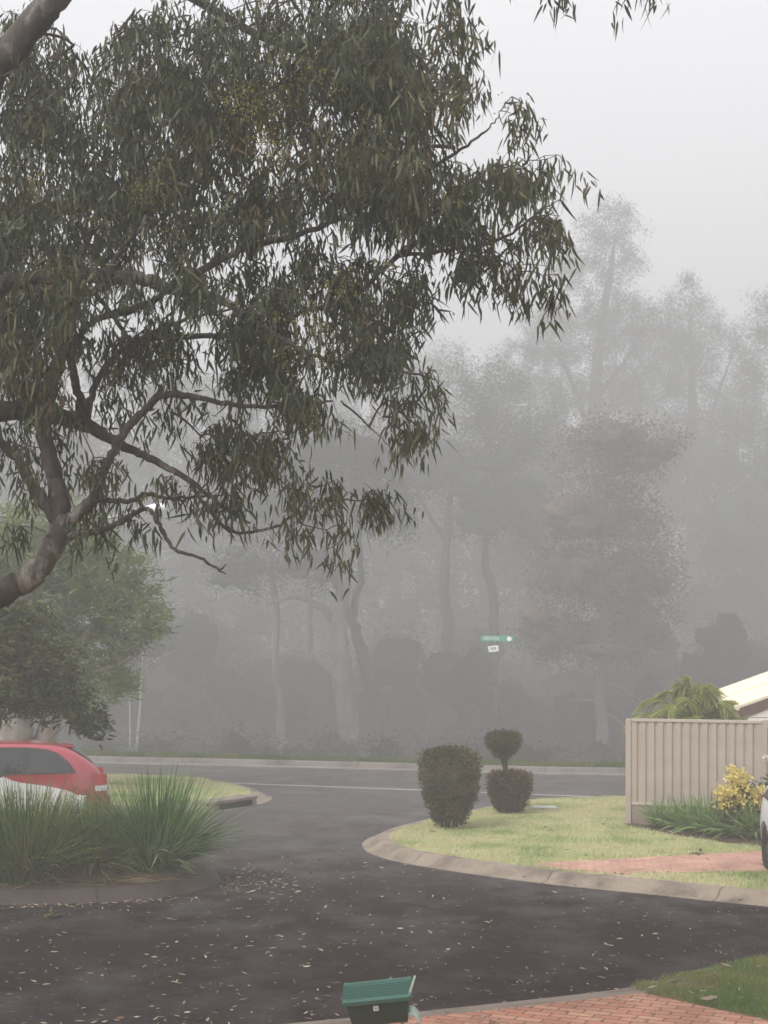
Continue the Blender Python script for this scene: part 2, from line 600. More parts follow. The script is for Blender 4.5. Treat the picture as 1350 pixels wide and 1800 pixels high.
# right lawn
right_back = spline([(40, 6.0), (14, 13.9), (8, 17.3), (4.75, 19.25), (3.76, 19.95), (2.43, 20.85), (1.2, 22.0), (0.37, 23.1), (0.09, 24.3), (0.28, 25.4), (0.95, 26.8), (1.95, 28.5), (3.1, 30.0), (4.9, 30.6), (6.0, 31.3), (7.2, 33.0), (10, 33.9), (15, 35), (26, 38.5), (48, 50)], 8)
sweep('kerb', right_back, KP, KERB, -1.0)
RIGHT = [tuple(p) for p in right_back] + [(60, 50), (60, 6)]
flat_sheet('lawn', RIGHT, 0.128, LAWN)
brick_right = [(1.95, 21.42), (2.5, 20.9), (3.2, 20.45), (3.35, 20.62), (5.2, 20.75), (14, 20.4), (14, 23.6), (5.6, 22.75), (3.4, 21.95)]
flat_sheet('brick_driveway', brick_right, 0.133, mat_brick('salmon_pavers', 0.12, [(0.46, 0.255, 0.205), (0.54, 0.33, 0.26), (0.32, 0.21, 0.165)]))
mulch_poly = [(4.05, 26.1), (4.2, 25.5), (4.75, 24.45), (5.3, 23.6), (5.9, 23.1), (9, 22.95), (12, 23.3), (12, 24.4), (8.5, 24.75), (6.2, 25.4)]
flat_sheet('garden_bed', mulch_poly, 0.15, MULCH, skirt=0.05)

# left corner verge with the drain
lc_back = spline([(-40, 46.5), (-14, 38.0), (-7.5, 35.9), (-4.6, 34.9), (-3.6, 33.6), (-3.0, 32.4), (-2.72, 31.4), (-2.9, 30.3), (-3.5, 29.3), (-4.6, 28.95), (-9, 28.9), (-30, 29.0)], 8)
sweep('kerb', lc_back, KP, KERB, -1.0)
LEFT = [tuple(p) for p in lc_back] + [(-60, 29), (-60, 46)]
flat_sheet('lawn', LEFT, 0.128, LAWN)
apron = [(-3.35, 28.7), (-3.55, 26.0), (-3.3, 24.0), (-3.4, 22.9), (-40, 22.9), (-40, 28.3), (-4.6, 28.3)]
flat_sheet('concrete_driveway', apron, 0.012, APRON)

# left planted bed
bed_back = spline([(-30, 18.4), (-8, 18.9), (-4.7, 19.15), (-3.6, 19.35), (-2.9, 19.75), (-2.55, 20.4), (-2.6, 21.2), (-3.1, 22.0), (-4.2, 22.35), (-9, 22.4), (-30, 22.4)], 8)
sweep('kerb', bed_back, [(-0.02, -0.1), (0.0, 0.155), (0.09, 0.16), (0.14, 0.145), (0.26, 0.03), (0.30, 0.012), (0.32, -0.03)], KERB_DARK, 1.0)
BED = [tuple(p) for p in bed_back]
flat_sheet('garden_bed', BED, 0.15, MULCH)

# near side: verge, flush kerb and the near brick driveway
near_back = spline([(-40, 13.0), (-12, 12.9), (-6, 12.5), (-3.6, 12.15), (-2.0, 12.05), (-0.55, 12.62), (0.7, 13.1), (2.35, 13.85), (3.0, 14.35), (3.9, 14.95), (6.5, 14.6), (12, 11.5), (40, 2)], 8)
sweep('kerb', near_back, KFLAT, KERB_NEAR, -1.0)
NEAR = [tuple(p) for p in near_back] + [(40, -12), (-40, -12)]
flat_sheet('verge', NEAR, 0.08, LAWN_NEAR)
brick_near = [(-0.5, 12.64), (0.7, 13.11), (2.33, 13.84), (3.2, 12.85), (5.6, 9.3), (4.5, 4), (-2, 4), (-1.8, 9.5)]
flat_sheet('brick_driveway', brick_near, 0.086, mat_brick('red_pavers', 0.42, [(0.40, 0.165, 0.105), (0.50, 0.27, 0.18), (0.14, 0.09, 0.07)]))


# white line along the main road
LINE = mat_plain('line_paint', (0.42, 0.41, 0.40), 0.7, var=0.25, scale=9)
def line_strip(a, b, w):
    a, b = np.array(a), np.array(b)
    t = unit(b - a); n = np.array([-t[1], t[0]]) * w / 2
    return [tuple(a - n), tuple(b - n), tuple(b + n), tuple(a + n)]
lp = [np.array(gr(x, y)) for x, y in ((338, 1374.5), (400, 1376.5), (755, 1389.5), (1000, 1399), (1100, 1403))]
for a, b in zip(lp[:-1], lp[1:]):
    flat_sheet('road_marking', line_strip(a, b, 0.11), 0.004, LINE)
flat_sheet('road_marking', line_strip((4.95, 31.5), (6.4, 31.35), 0.13), 0.004, LINE)
flat_sheet('road_marking', line_strip(gr(240, 1370), gr(325, 1373.8), 0.13), 0.004, LINE)


# grass blades ------------------------------------------------------------
def grass(name, poly, z, dens, h, m, excl=(), box=None, w=0.005, tuft=0.0, edge=0.0):
    A = np.array(poly)
    x0, y0 = A.min(0); x1, y1 = A.max(0)
    if box:
        x0, y0, x1, y1 = max(x0, box[0]), max(y0, box[1]), min(x1, box[2]), min(y1, box[3])
    n = int((x1 - x0) * (y1 - y0) * dens)
    P = np.stack([R.uniform(x0, x1, n), R.uniform(y0, y1, n)], 1)
    k = in_poly(P, poly)
    for e in excl:
        k &= ~in_poly(P, e)
    P = P[k]
    if edge:
        P = P + R.normal(size=P.shape) * edge
    n = len(P)
    hs = h * R.uniform(0.5, 1.25, n)
    if tuft:
        f = np.sin(P[:, 0] * 5.3 + 2 * np.sin(P[:, 1] * 3.1)) * np.sin(P[:, 1] * 4.7 + np.sin(P[:, 0] * 2.7))
        hs *= 1 + tuft * f
    a = R.uniform(0, 2 * math.pi, n)
    B = np.stack([P[:, 0], P[:, 1], np.full(n, z)], 1)
    S = np.stack([np.cos(a), np.sin(a), np.zeros(n)], 1) * w
    L = np.stack([R.normal(0, 0.45, n), R.normal(0, 0.45, n), np.ones(n)], 1) * hs[:, None]
    V = np.stack([B - S, B + S, B + L], 1)
    o = fast_quads(name, V, 3, m, tri=True)
    return tag(o, kind='stuff')

def gtag(o, label):
    return tag(o, label, 'grass')

gtag(grass('lawn_grass', RIGHT, 0.126, 1500, 0.045, GRASS_PALE, (brick_right, mulch_poly), (0, 18, 7.5, 31.5), 0.006, 0.4, 0.015), 'pale dewy mown grass of the corner lawn around the clipped bushes')
gtag(grass('lawn_grass', LEFT, 0.126, 900, 0.05, GRASS_PALE, (), (-9, 28.5, -2.2, 37), 0.007, 0.3, 0.015), 'mown yellow green grass of the corner verge behind the red car')
gtag(grass('verge_grass', far_grass_poly, 0.14, 500, 0.10, GRASS_GREEN, (), (-16, 36, 9, 47), 0.009, 0.3), 'narrow strip of green grass along the far kerb before the wood')
near_grass = [(2.25, 14.0), (2.38, 14.22), (3.0, 14.75), (3.75, 15.3), (4.6, 15.3), (7, 14.8), (7, 9), (5.8, 9.3), (3.3, 12.85)]
gtag(grass('verge_grass', near_grass, 0.078, 5200, 0.055, GRASS_NEAR, (), (2, 11.5, 5.2, 15.6), 0.004, 0.5, 0.03), 'mixed green and brown grass corner beside the near brick driveway')


# ------------------------------------------------------------------ growing trees
def grow(polys, seeds, twig_r=0.004, expo=0.46, arch=0.12, thick=1.0, mb=None, segs=4, maxr=0.05):
    """join every seed to the nearest part of the branch skeleton, thickening the shared parts"""
    pts = []; rad = []
    for pl, r in polys:
        p = spline(pl, 5)
        pts.append(p)
    base = np.concatenate(pts)
    S = np.asarray(seeds, float)
    D = np.min(np.linalg.norm(S[:, None] - base[None, ::2], axis=2), axis=1)
    order = np.argsort(D)
    nodes = [b for b in base]; par = [-1] * len(base)
    arr = np.zeros((len(base) + len(S), 3)); arr[:len(base)] = base
    cnt = len(base)
    for i in order:
        s = S[i]
        d = arr[:cnt] - s
        # prefer to join something that is not above the seed
        q = np.linalg.norm(d, axis=1) + 0.25 * np.maximum(d[:, 2], 0)
        j = int(np.argmin(q))
        arr[cnt] = s; par.append(j); cnt += 1
    w = np.zeros(cnt); w[len(base):] = 1
    for k in range(cnt - 1, len(base) - 1, -1):
        w[par[k]] += w[k]
    mb = mb or MB()
    for k in range(len(base), cnt):
        a, b = arr[par[k]], arr[k]
        L = np.linalg.norm(b - a)
        if L < 1e-4:
            continue
        r0 = min(twig_r * thick * w[k] ** expo, maxr)
        t = np.linspace(0, 1, segs)[:, None]
        off = R.normal(size=3) * 0.06 * L
        off[2] += arch * L
        p = a + (b - a) * t + off * (4 * t * (1 - t))
        mb.tube(p, np.linspace(r0, max(r0 * 0.7, twig_r * 0.8), segs), 4 if r0 < 0.02 else 6, cap=False)
    return mb


def spray_leaves(seeds, per, spread, L, W, droop=0.85, out=None, length=0.45, curl=0.3):
    """hanging leaf sprays at the seeds: twiglets fall from the seed and carry long hanging leaves"""
    n = len(seeds) * per
    S = np.repeat(np.asarray(seeds, float), per, 0)
    dirs = R.normal(size=(len(seeds), 3)) * 0.55
    dirs[:, 2] = -0.6
    if out is not None:
        dirs += out
    dirs = unit(dirs)
    lens = R.uniform(0.6, 1.25, len(seeds)) * length
    T = R.uniform(0, 1, n)
    Dr = np.repeat(dirs, per, 0); Ln = np.repeat(lens, per)
    P = S + Dr * (Ln * T)[:, None]
    P[:, 2] -= 0.25 * Ln * T ** 2
    P += R.normal(size=(n, 3)) * np.array([spread, spread, spread * 0.7])
    D = R.normal(size=(n, 3)) * (1.05 - droop) * 1.1
    D[:, 2] -= droop
    D = unit(D)
    ll = L * R.uniform(0.45, 1.35, n)
    b = R.normal(size=(n, 3)) * curl
    b[:, 2] -= 0.15
    return strips(P, D, ll, W * R.uniform(0.75, 1.2, n), b, prof=(0.25, 1.0, 0.95, 0.6, 0.04))


# ---- the big gum on the left
GK = 0.72          # the gum stands close to the viewer
def px(lst):
    return [at(a[0], a[1], a[2] * GK) for a in lst]

gum = thing('gum_tree', (-4.5, 10.2, 0.08), 'big gum tree with drooping dark leaves and pale peeling limbs overhanging the road', 'tree')
GO = np.array([-4.5, 10.2, 0.08])
limbs = [
    # (pixel polyline with depth, radii)
    ([(-520, 1975, 14.2), (-500, 1450, 14.2), (-440, 1000, 14.2), (-330, 620, 14.2), (-190, 340, 14.3), (-60, 185, 14.3), (0, 110, 14.3), (60, 40, 14.3), (115, -30, 14.3), (190, -190, 14.4), (260, -420, 14.5)], (0.42, 0.34, 0.29, 0.26, 0.23, 0.185, 0.17, 0.155, 0.14, 0.11, 0.04)),
    ([(-470, 1230, 14.2), (-330, 1180, 14.2), (-170, 1105, 14.1), (-60, 1068, 14.1), (5, 1043, 14.1), (55, 1012, 14.1), (90, 965, 14.1), (108, 925, 14.1)], (0.24, 0.21, 0.18, 0.155, 0.14, 0.135, 0.13, 0.125)),
    ([(112, 925, 14.1), (104, 870, 14.1), (88, 810, 14.15), (78, 750, 14.2), (86, 690, 14.3), (102, 640, 14.4), (118, 590, 14.5), (120, 520, 14.6), (150, 430, 14.7), (190, 330, 14.8)], (0.12, 0.105, 0.098, 0.09, 0.08, 0.07, 0.06, 0.05, 0.04, 0.02)),
    ([(102, 915, 14.1), (62, 862, 14.1), (36, 815, 14.0), (8, 785, 13.9), (-50, 735, 13.7), (-120, 690, 13.6)], (0.085, 0.065, 0.055, 0.05, 0.04, 0.02)),
    ([(122, 912, 14.05), (165, 875, 14.0), (188, 815, 13.9), (215, 765, 13.8), (252, 722, 13.7), (290, 694, 13.6), (350, 700, 13.5), (425, 714, 13.4), (520, 712, 13.3), (585, 705, 13.2)], (0.075, 0.062, 0.052, 0.047, 0.042, 0.038, 0.03, 0.024, 0.018, 0.01)),
    ([(118, 945, 14.05), (160, 935, 14.0), (205, 922, 13.9), (240, 900, 13.8), (262, 895, 13.75), (282, 928, 13.7), (308, 967, 13.65), (345, 978, 13.6), (372, 994, 13.6), (398, 1010, 13.6)], (0.046, 0.038, 0.031, 0.027, 0.025, 0.022, 0.019, 0.016, 0.013, 0.005)),
    ([(372, 994, 13.6), (388, 1000, 13.55), (397, 992, 13.5)], (0.014, 0.01, 0.005)),
    ([(160, 882, 14.0), (205, 880, 14.0), (240, 877, 14.0), (258, 868, 14.1), (300, 876, 14.2), (345, 874, 14.3), (400, 868, 14.4)], (0.034, 0.028, 0.026, 0.022, 0.018, 0.014, 0.008)),
    ([(-420, 900, 14.2), (-260, 790, 14.4), (-100, 735, 14.6), (0, 722, 14.6), (70, 726, 14.6), (140, 742, 14.5), (185, 765, 14.4), (225, 788, 14.3), (275, 812, 14.2), (330, 842, 14.1), (390, 890, 14.0), (440, 920, 13.9)], (0.19, 0.155, 0.125, 0.112, 0.105, 0.088, 0.062, 0.048, 0.04, 0.03, 0.018, 0.01)),
    ([(150, 748, 14.5), (160, 700, 14.6), (172, 665, 14.7), (200, 630, 14.8), (240, 600, 14.9), (330, 560, 15.0), (430, 540, 15.1)], (0.05, 0.042, 0.038, 0.034, 0.03, 0.02, 0.01)),
    ([(142, 742, 14.5), (140, 700, 14.4), (130, 660, 14.35), (124, 620, 14.3), (140, 590, 14.3), (172, 560, 14.3), (230, 545, 14.2), (275, 525, 14.2), (305, 495, 14.2), (330, 470, 14.3)], (0.06, 0.052, 0.05, 0.046, 0.04, 0.036, 0.045, 0.034, 0.028, 0.012)),
    ([(-330, 640, 14.2), (-200, 560, 13.9), (-50, 510, 13.6), (60, 490, 13.5), (130, 482, 13.5), (200, 488, 13.5), (255, 490, 13.5), (285, 505, 13.5), (340, 515, 13.5), (385, 525, 13.5), (420, 545, 13.4), (470, 580, 13.3), (540, 620, 13.2), (600, 640, 13.1), (660, 635, 13.0), (710, 652, 13.0), (765, 667, 12.9)], (0.15, 0.125, 0.1, 0.085, 0.08, 0.075, 0.068, 0.06, 0.052, 0.045, 0.036, 0.03, 0.025, 0.022, 0.018, 0.014, 0.006)),
    ([(60, 505, 13.5), (120, 512, 13.45), (170, 510, 13.45), (193, 490, 13.4), (198, 465, 13.35), (220, 430, 13.3), (260, 390, 13.2)], (0.05, 0.045, 0.04, 0.034, 0.028, 0.022, 0.012)),
    ([(250, 597, 14.6), (300, 592, 14.4), (400, 590, 14.2), (470, 585, 14.0), (540, 545, 13.9), (620, 520, 13.8), (700, 450, 13.7), (760, 410, 13.6), (840, 340, 13.5), (905, 300, 13.4)], (0.034, 0.032, 0.03, 0.028, 0.026, 0.026, 0.03, 0.024, 0.016, 0.008)),
    ([(165, 510, 14.3), (200, 560, 14.2), (235, 610, 14.1), (268, 660, 14.0), (290, 700, 14.0), (302, 725, 14.0)], (0.03, 0.026, 0.022, 0.018, 0.014, 0.006)),
    ([(-190, 340, 14.3), (-60, 360, 14.6), (80, 370, 14.9), (240, 335, 15.1), (330, 285, 15.2), (400, 205, 15.2), (460, 165, 15.3), (560, 130, 15.4), (680, 70, 15.5)], (0.12, 0.1, 0.085, 0.07, 0.058, 0.048, 0.04, 0.028, 0.01)),
    ([(115, -30, 14.4), (200, -75, 14.9), (310, -20, 15.4), (450, 60, 15.6), (600, 120, 15.4), (720, 190, 15.0), (800, 260, 14.6)], (0.09, 0.075, 0.06, 0.048, 0.036, 0.024, 0.01)),
    ([(300, 510, 13.5), (420, 440, 13.6), (560, 400, 13.7), (700, 330, 13.8), (800, 270, 13.8), (860, 225, 13.8), (880, 195, 13.8)], (0.045, 0.036, 0.03, 0.024, 0.018, 0.01, 0.004)),
    ([(190, -190, 14.4), (380, -190, 14.0), (620, -160, 13.6), (850, -110, 13.4), (1000, -60, 13.3), (1110, -30, 13.2)], (0.09, 0.07, 0.05, 0.035, 0.018, 0.008)),
    ([(-190, 340, 14.3), (-330, 200, 14.8), (-500, 60, 15.4), (-700, -60, 16.0)], (0.12, 0.09, 0.06, 0.02)),
    ([(-440, 1000, 14.2), (-620, 820, 13.6), (-800, 650, 13.0), (-950, 500, 12.4)], (0.16, 0.12, 0.08, 0.02)),
    ([(700, 450, 13.7), (790, 440, 13.6), (880, 420, 13.5), (945, 375, 13.4), (985, 350, 13.4)], (0.022, 0.02, 0.016, 0.01, 0.005)),
    ([(600, 705, 13.2), (660, 760, 13.1), (690, 790, 13.1)], (0.012, 0.008, 0.004)),
    ([(330, 842, 14.1), (400, 930, 14.0), (470, 930, 13.9), (520, 905, 13.8), (580, 880, 13.7), (640, 880, 13.6)], (0.024, 0.018, 0.016, 0.014, 0.012, 0.006)),
]
skel = []
lim_mb = []
for k, (pl, rr) in enumerate(limbs):
    P = np.array(px(pl)) - GO
    rr = tuple(r * GK * 0.86 for r in rr)
    sp = spline(np.column_stack([P, rr]), 7)
    wob = R.normal(size=(len(sp), 3)) * (0.0035 + sp[:, 3:4] * 0.05)
    wob[0] = 0
    q = sp[:, :3] + wob
    rad = sp[:, 3] * (1 + 0.04 * np.sin(np.arange(len(sp)) * 0.9 + k) + R.normal(size=len(sp)) * 0.02)
    m = MB().tube(q, np.maximum(rad, 0.003), 12 if rr[0] > 0.08 else 8)
    m.build('trunk' if k == 0 else 'limb', GUM_BARK, gum, smooth=True)
    if k > 0 or True:
        skel.append((P, rr))

# foliage masses: (centre px, radii px, density, depth, depth spread)
mass = [
    (480, 120, 330, 160, 1.0, 14.6, 1.6), (250, 230, 250, 190, 1.0, 14.8, 1.7), (660, 110, 165, 140, .95, 13.8, 1.4),
    (50, 160, 90, 190, .8, 15.4, 1.2), (700, 300, 130, 110, .95, 13.6, 1.2), (560, 320, 190, 110, 1.0, 14.2, 1.5),
    (280, 390, 290, 90, 1.0, 14.4, 1.6), (70, 400, 130, 150, 1.0, 14.4, 1.6), (800, 40, 38, 90, .6, 13.2, 0.7),
    (790, 180, 40, 90, .7, 13.2, 0.7), (870, 330, 90, 70, .95, 13.5, 0.9), (890, 215, 38, 50, .45, 13.7, .5),
    (960, 330, 55, 50, .5, 13.4, .6), (965, 420, 36, 70, .9, 13.4, .6), (962, 520, 24, 40, .8, 13.4, .3),
    (905, 500, 28, 60, .8, 13.5, .4), (830, 450, 75, 70, .8, 13.6, .8), (620, 520, 110, 80, .85, 13.8, 1.1),
    (730, 520, 60, 70, .85, 13.5, .7), (490, 560, 95, 90, 1.0, 13.6, .9), (500, 660, 80, 80, .85, 13.5, .9),
    (610, 640, 110, 70, .95, 13.3, .8), (70, 580, 110, 110, 1.0, 14.6, 1.4), (50, 680, 80, 60, .55, 14.8, 1.0),
    (330, 620, 70, 90, .5, 14.5, 1.0), (230, 600, 60, 70, .45, 14.6, .8), (770, 700, 24, 45, .9, 12.95, .3),
    (712, 775, 36, 42, .9, 13.0, .4), (430, 690, 70, 60, .55, 13.8, .8), (570, 745, 65, 60, .5, 13.4, .7),
    (300, 745, 60, 45, .4, 13.9, .6), (720, 400, 100, 60, .85, 13.6, .9), (800, 370, 60, 50, .9, 13.5, .7), (150, 470, 120, 60, .8, 14.6, 1.0), (560, 450, 60, 50, .5, 13.9, .8), (30, 790, 50, 60, .5, 14.6, .6), (110, 690, 110, 90, .4, 13.6, .9), (330, 510, 90, 60, .65, 12.9, .5), (150, 520, 110, 60, .6, 12.9, .5), (420, 600, 70, 60, .7, 13.2, .6),  (60, 850, 70, 60, .4, 13.8, .6), (175, 810, 55, 60, .35, 13.7, .5), (265, 660, 70, 80, .4, 13.8, .8), (20, 620, 90, 100, .6, 13.6, .8), (190, 700, 40, 60, .4, 14.7, .6), (390, 880, 60, 40, .5, 13.9, .4), (360, 810, 85, 55, .7, 14.0, .8), (470, 810, 85, 60, .75, 13.8, .8),
    (550, 870, 65, 50, .6, 13.7, .5), (645, 900, 45, 36, .85, 13.5, .4), (590, 950, 26, 32, .8, 13.6, .3),
    (527, 955, 18, 20, .7, 13.6, .2), (425, 925, 40, 38, .45, 13.9, .4), (305, 880, 42, 36, .6, 14.0, .4),
    (225, 905, 26, 34, .55, 13.9, .3), (150, 930, 42, 40, .75, 14.2, .5), (160, 860, 45, 50, .3, 14.3, .5),
    (30, 950, 30, 30, .4, 14.3, .4), (85, 770, 55, 60, .25, 14.7, .6), (760, 600, 30, 40, .35, 13.3, .3),
    (690, 690, 50, 60, .25, 13.2, .5), (1000, -15, 26, 12, .8, 13.3, .2), (1113, -12, 12, 10, .9, 13.2, .1),
    # out of frame
    (350, -220, 420, 170, .55, 14.5, 2.0), (-200, 150, 180, 330, .4, 14.8, 2.2), (-500, 100, 260, 300, .35, 15.2, 2.2),
    (-300, 550, 220, 180, .3, 14.4, 2.0), (-800, 550, 220, 200, .35, 12.8, 1.5), (950, -70, 160, 35, .4, 13.3, .6),
    (200, -430, 300, 120, .4, 14.5, 1.8),
]
gseeds = []
for cx, cy, rx, ry, dn, dY, sY in mass:
    n = max(3, int(rx * ry * math.pi * dn / (440 if cy > -40 and cx > -80 else 900)))
    a = R.uniform(0, 2 * math.pi, n); r = np.sqrt(R.uniform(0, 1, n))
    X = cx + rx * r * np.cos(a)
    Yp = cy + ry * r * np.sin(a) - 32
    # twigs gather into bunches
    nb = max(2, n // 8)
    ba = R.uniform(0, 2 * math.pi, nb); br = np.sqrt(R.uniform(0, 1, nb))
    q = R.integers(0, nb, n)
    tx = cx + rx * br[q] * np.cos(ba[q]); ty = cy + ry * br[q] * np.sin(ba[q]) - 32
    kk = R.uniform(0.4, 0.95, n)
    X += (tx - X) * kk; Yp += (ty - Yp) * kk
    Dp = (dY + sY * R.uniform(-1, 1, n)) * GK
    gseeds.append(np.stack([(X - 675) * Dp / FP, Dp, CH - (Yp - HZ) * Dp / FP], 1))
gseeds = np.concatenate(gseeds) - GO
grow([(p, r) for p, r in skel], gseeds, twig_r=0.0024, expo=0.44, arch=0.08, maxr=0.022).build('twigs', TWIG, gum)
V = spray_leaves(gseeds, 20, 0.036, 0.098, 0.0078, droop=0.76, length=0.25, curl=0.17)
fast_quads('crown', V, 10, GUM_LEAF, gum)
# yellow buds between the leaves
bs = gseeds[R.choice(len(gseeds), int(len(gseeds) * 0.10), replace=False)]
hot = [at(500, 180, 9.4) - GO, at(540, 120, 9.4) - GO, at(440, 200, 9.5) - GO, at(590, 600, 9.4) - GO, at(540, 560, 9.4) - GO, at(90, 340, 9.7) - GO, at(280, 350, 9.5) - GO]
bs = np.concatenate([bs] + [h + R.normal(size=(14, 3)) * np.array([0.15, 0.3, 0.09]) for h in hot])
P = np.repeat(bs - np.array([0, 0, .07]), 34, 0) + R.normal(size=(len(bs) * 34, 3)) * np.array([0.045, 0.045, 0.045])
n = len(P)
V = strips(P, unit(R.normal(size=(n, 3))), np.full(n, 0.014), np.full(n, 0.0045), R.normal(size=(n, 3)) * 0.2)
fast_quads('flower_buds', V, 8, GUM_BUD, gum)


# ---- other trees
def blob_seeds(blobs, dens, shell=0.55):
    out = []
    for (c, r) in blobs:
        r = np.asarray(r, float)
        n = max(4, int(dens * (r[0] * r[1] + r[1] * r[2] + r[0] * r[2]) * 4))
        d = unit(R.normal(size=(n, 3)))
        rad = shell + (1 - shell) * R.uniform(0, 1, n) ** 0.6
        rad *= 1 + 0.18 * np.sin(d[:, 0] * 5 + c[0] * 3) * np.sin(d[:, 2] * 6 + d[:, 1] * 4)
        out.append(np.asarray(c) + d * r * rad[:, None])
    return np.concatenate(out)


def leafy(seeds, per, spread, L, W, droop, up=0.0):
    n = len(seeds) * per
    P = np.repeat(seeds, per, 0) + unit(R.normal(size=(n, 3))) * (R.uniform(0, 1, n) ** 0.6 * spread * 1.7)[:, None]
    D = R.normal(size=(n, 3)); D[:, 2] = D[:, 2] * 0.6 - droop + up
    return strips(P, unit(D), L * R.uniform(0.6, 1.3, n), W * R.uniform(0.7, 1.2, n), R.normal(size=(n, 3)) * 0.25)


def make_tree(name, loc, label, trunks, blobs, bark, leaf, dens, per, spread, L, W, droop, group=None, twig_r=0.008, crown_name='crown', sides=8, shell=0.55, up=0.0, twig_mat=None, heart=0.0):
    root = thing(name, loc, label, 'tree', group)
    tm = MB(); sk = []
    for pl, rr in trunks:
        P = np.asarray(pl, float)
        sp = spline(np.column_stack([P, rr]), 5)
        q = sp[:, :3] + R.normal(size=(len(sp), 3)) * sp[:, 3:4] * 0.12
        tm.tube(q, sp[:, 3] * (1 + R.normal(size=len(sp)) * 0.06), sides)
        sk.append((P, rr))
    S = blob_seeds(blobs, dens, shell)
    grow(sk, S[::2] if len(S) > 900 else S, twig_r=twig_r, expo=0.42, arch=0.05, maxr=0.08, segs=3, mb=tm).build('trunk', bark, root, smooth=True)
    ex = None
    if heart:
        hc = []; hr = []
        for c, r in blobs:
            if c[2] > heart:
                continue
            for d in unit(R.normal(size=(6, 3))):
                k = R.uniform(.22, .38)
                hc.append(np.asarray(c) + d * np.asarray(r) * R.uniform(.25, .68)); hr.append(np.asarray(r) * k * np.array([R.uniform(.7, 1.4), 1, R.uniform(.6, 1.2)]))
        ex = lumps(hc, hr) if hc else None
    fast_quads(crown_name, leafy(S, per, spread, L, W, droop, up), 8, leaf, root, extra=ex)
    return root


PALE_BARK = mat_bark('pale_bark', [(0.09, 0.075, 0.065), (0.13, 0.11, 0.095), (0.17, 0.145, 0.13), (0.24, 0.21, 0.19)], 1.4, 0.2)
VERGE_BARK = mat_bark('smooth_pale_bark', [(0.20, 0.15, 0.13), (0.30, 0.25, 0.22), (0.38, 0.33, 0.30), (0.46, 0.41, 0.38)], 1.4, 0.2)
DARK_BARK = mat_bark('dark_bark', [(0.03, 0.026, 0.024), (0.045, 0.038, 0.034), (0.06, 0.05, 0.045), (0.085, 0.075, 0.065)], 2.0, 0.2)
LEAF_GREEN = mat_leaf('bright_tree_leaf', [(0.0, (0.06, 0.10, 0.025)), (0.45, (0.12, 0.175, 0.04)), (0.8, (0.20, 0.24, 0.065)), (1.0, (0.29, 0.30, 0.11))], 0.5, 0.3)
LEAF_DARK = mat_leaf('dark_shade_leaf', [(0.0, (0.028, 0.036, 0.013)), (0.5, (0.064, 0.076, 0.024)), (0.85, (0.12, 0.13, 0.042)), (1.0, (0.2, 0.17, 0.08))], 0.5, 0.2)
LEAF_FOREST = mat_leaf('forest_leaf', [(0.0, (0.032, 0.038, 0.026)), (0.5, (0.046, 0.052, 0.036)), (1.0, (0.07, 0.073, 0.05))], 0.8, 0.35, 0.08)
LEAF_RUST = mat_leaf('russet_forest_leaf', [(0.0, (0.045, 0.030, 0.024)), (0.5, (0.10, 0.068, 0.052)), (1.0, (0.16, 0.12, 0.09))], 0.55, 0.2)

# dark small tree reaching over the bed
make_tree('shade_tree', (-6.3, 21.5, 0.19), 'dark small leaved tree over the parked cars, below the big gum limb', [
    ([(0, 0, 0), (0.05, 0.1, 0.9), (0.3, 0.2, 1.9), (0.8, 0.3, 2.7), (1.3, 0.3, 3.2)], (0.12, 0.1, 0.08, 0.05, 0.02)),
    ([(0.3, 0.2, 1.9), (-0.3, 0.1, 2.6), (-0.8, 0, 3.2)], (0.06, 0.04, 0.02)),
    ([(0.8, 0.3, 2.7), (1.5, 0.4, 2.6), (2.0, 0.4, 2.1), (2.3, 0.4, 1.75)], (0.035, 0.025, 0.015, 0.006))],
    [((1.25, 0.3, 2.75), (.72, .7, .62)), ((1.6, 0.4, 2.3), (.55, .5, .42)), ((0.9, 0.3, 2.3), (.6, .5, .36)), ((0.2, 0.2, 3.0), (.9, .8, .7)), ((1.0, .3, 3.3), (.7, .7, .4)), ((2.1, 0.4, 1.9), (.35, .3, .25)), ((-0.9, 0, 3.0), (.9, .8, .7))],
    DARK_BARK, LEAF_DARK, 42, 13, 0.085, 0.10, 0.017, 0.35, twig_r=0.004, shell=0.2)

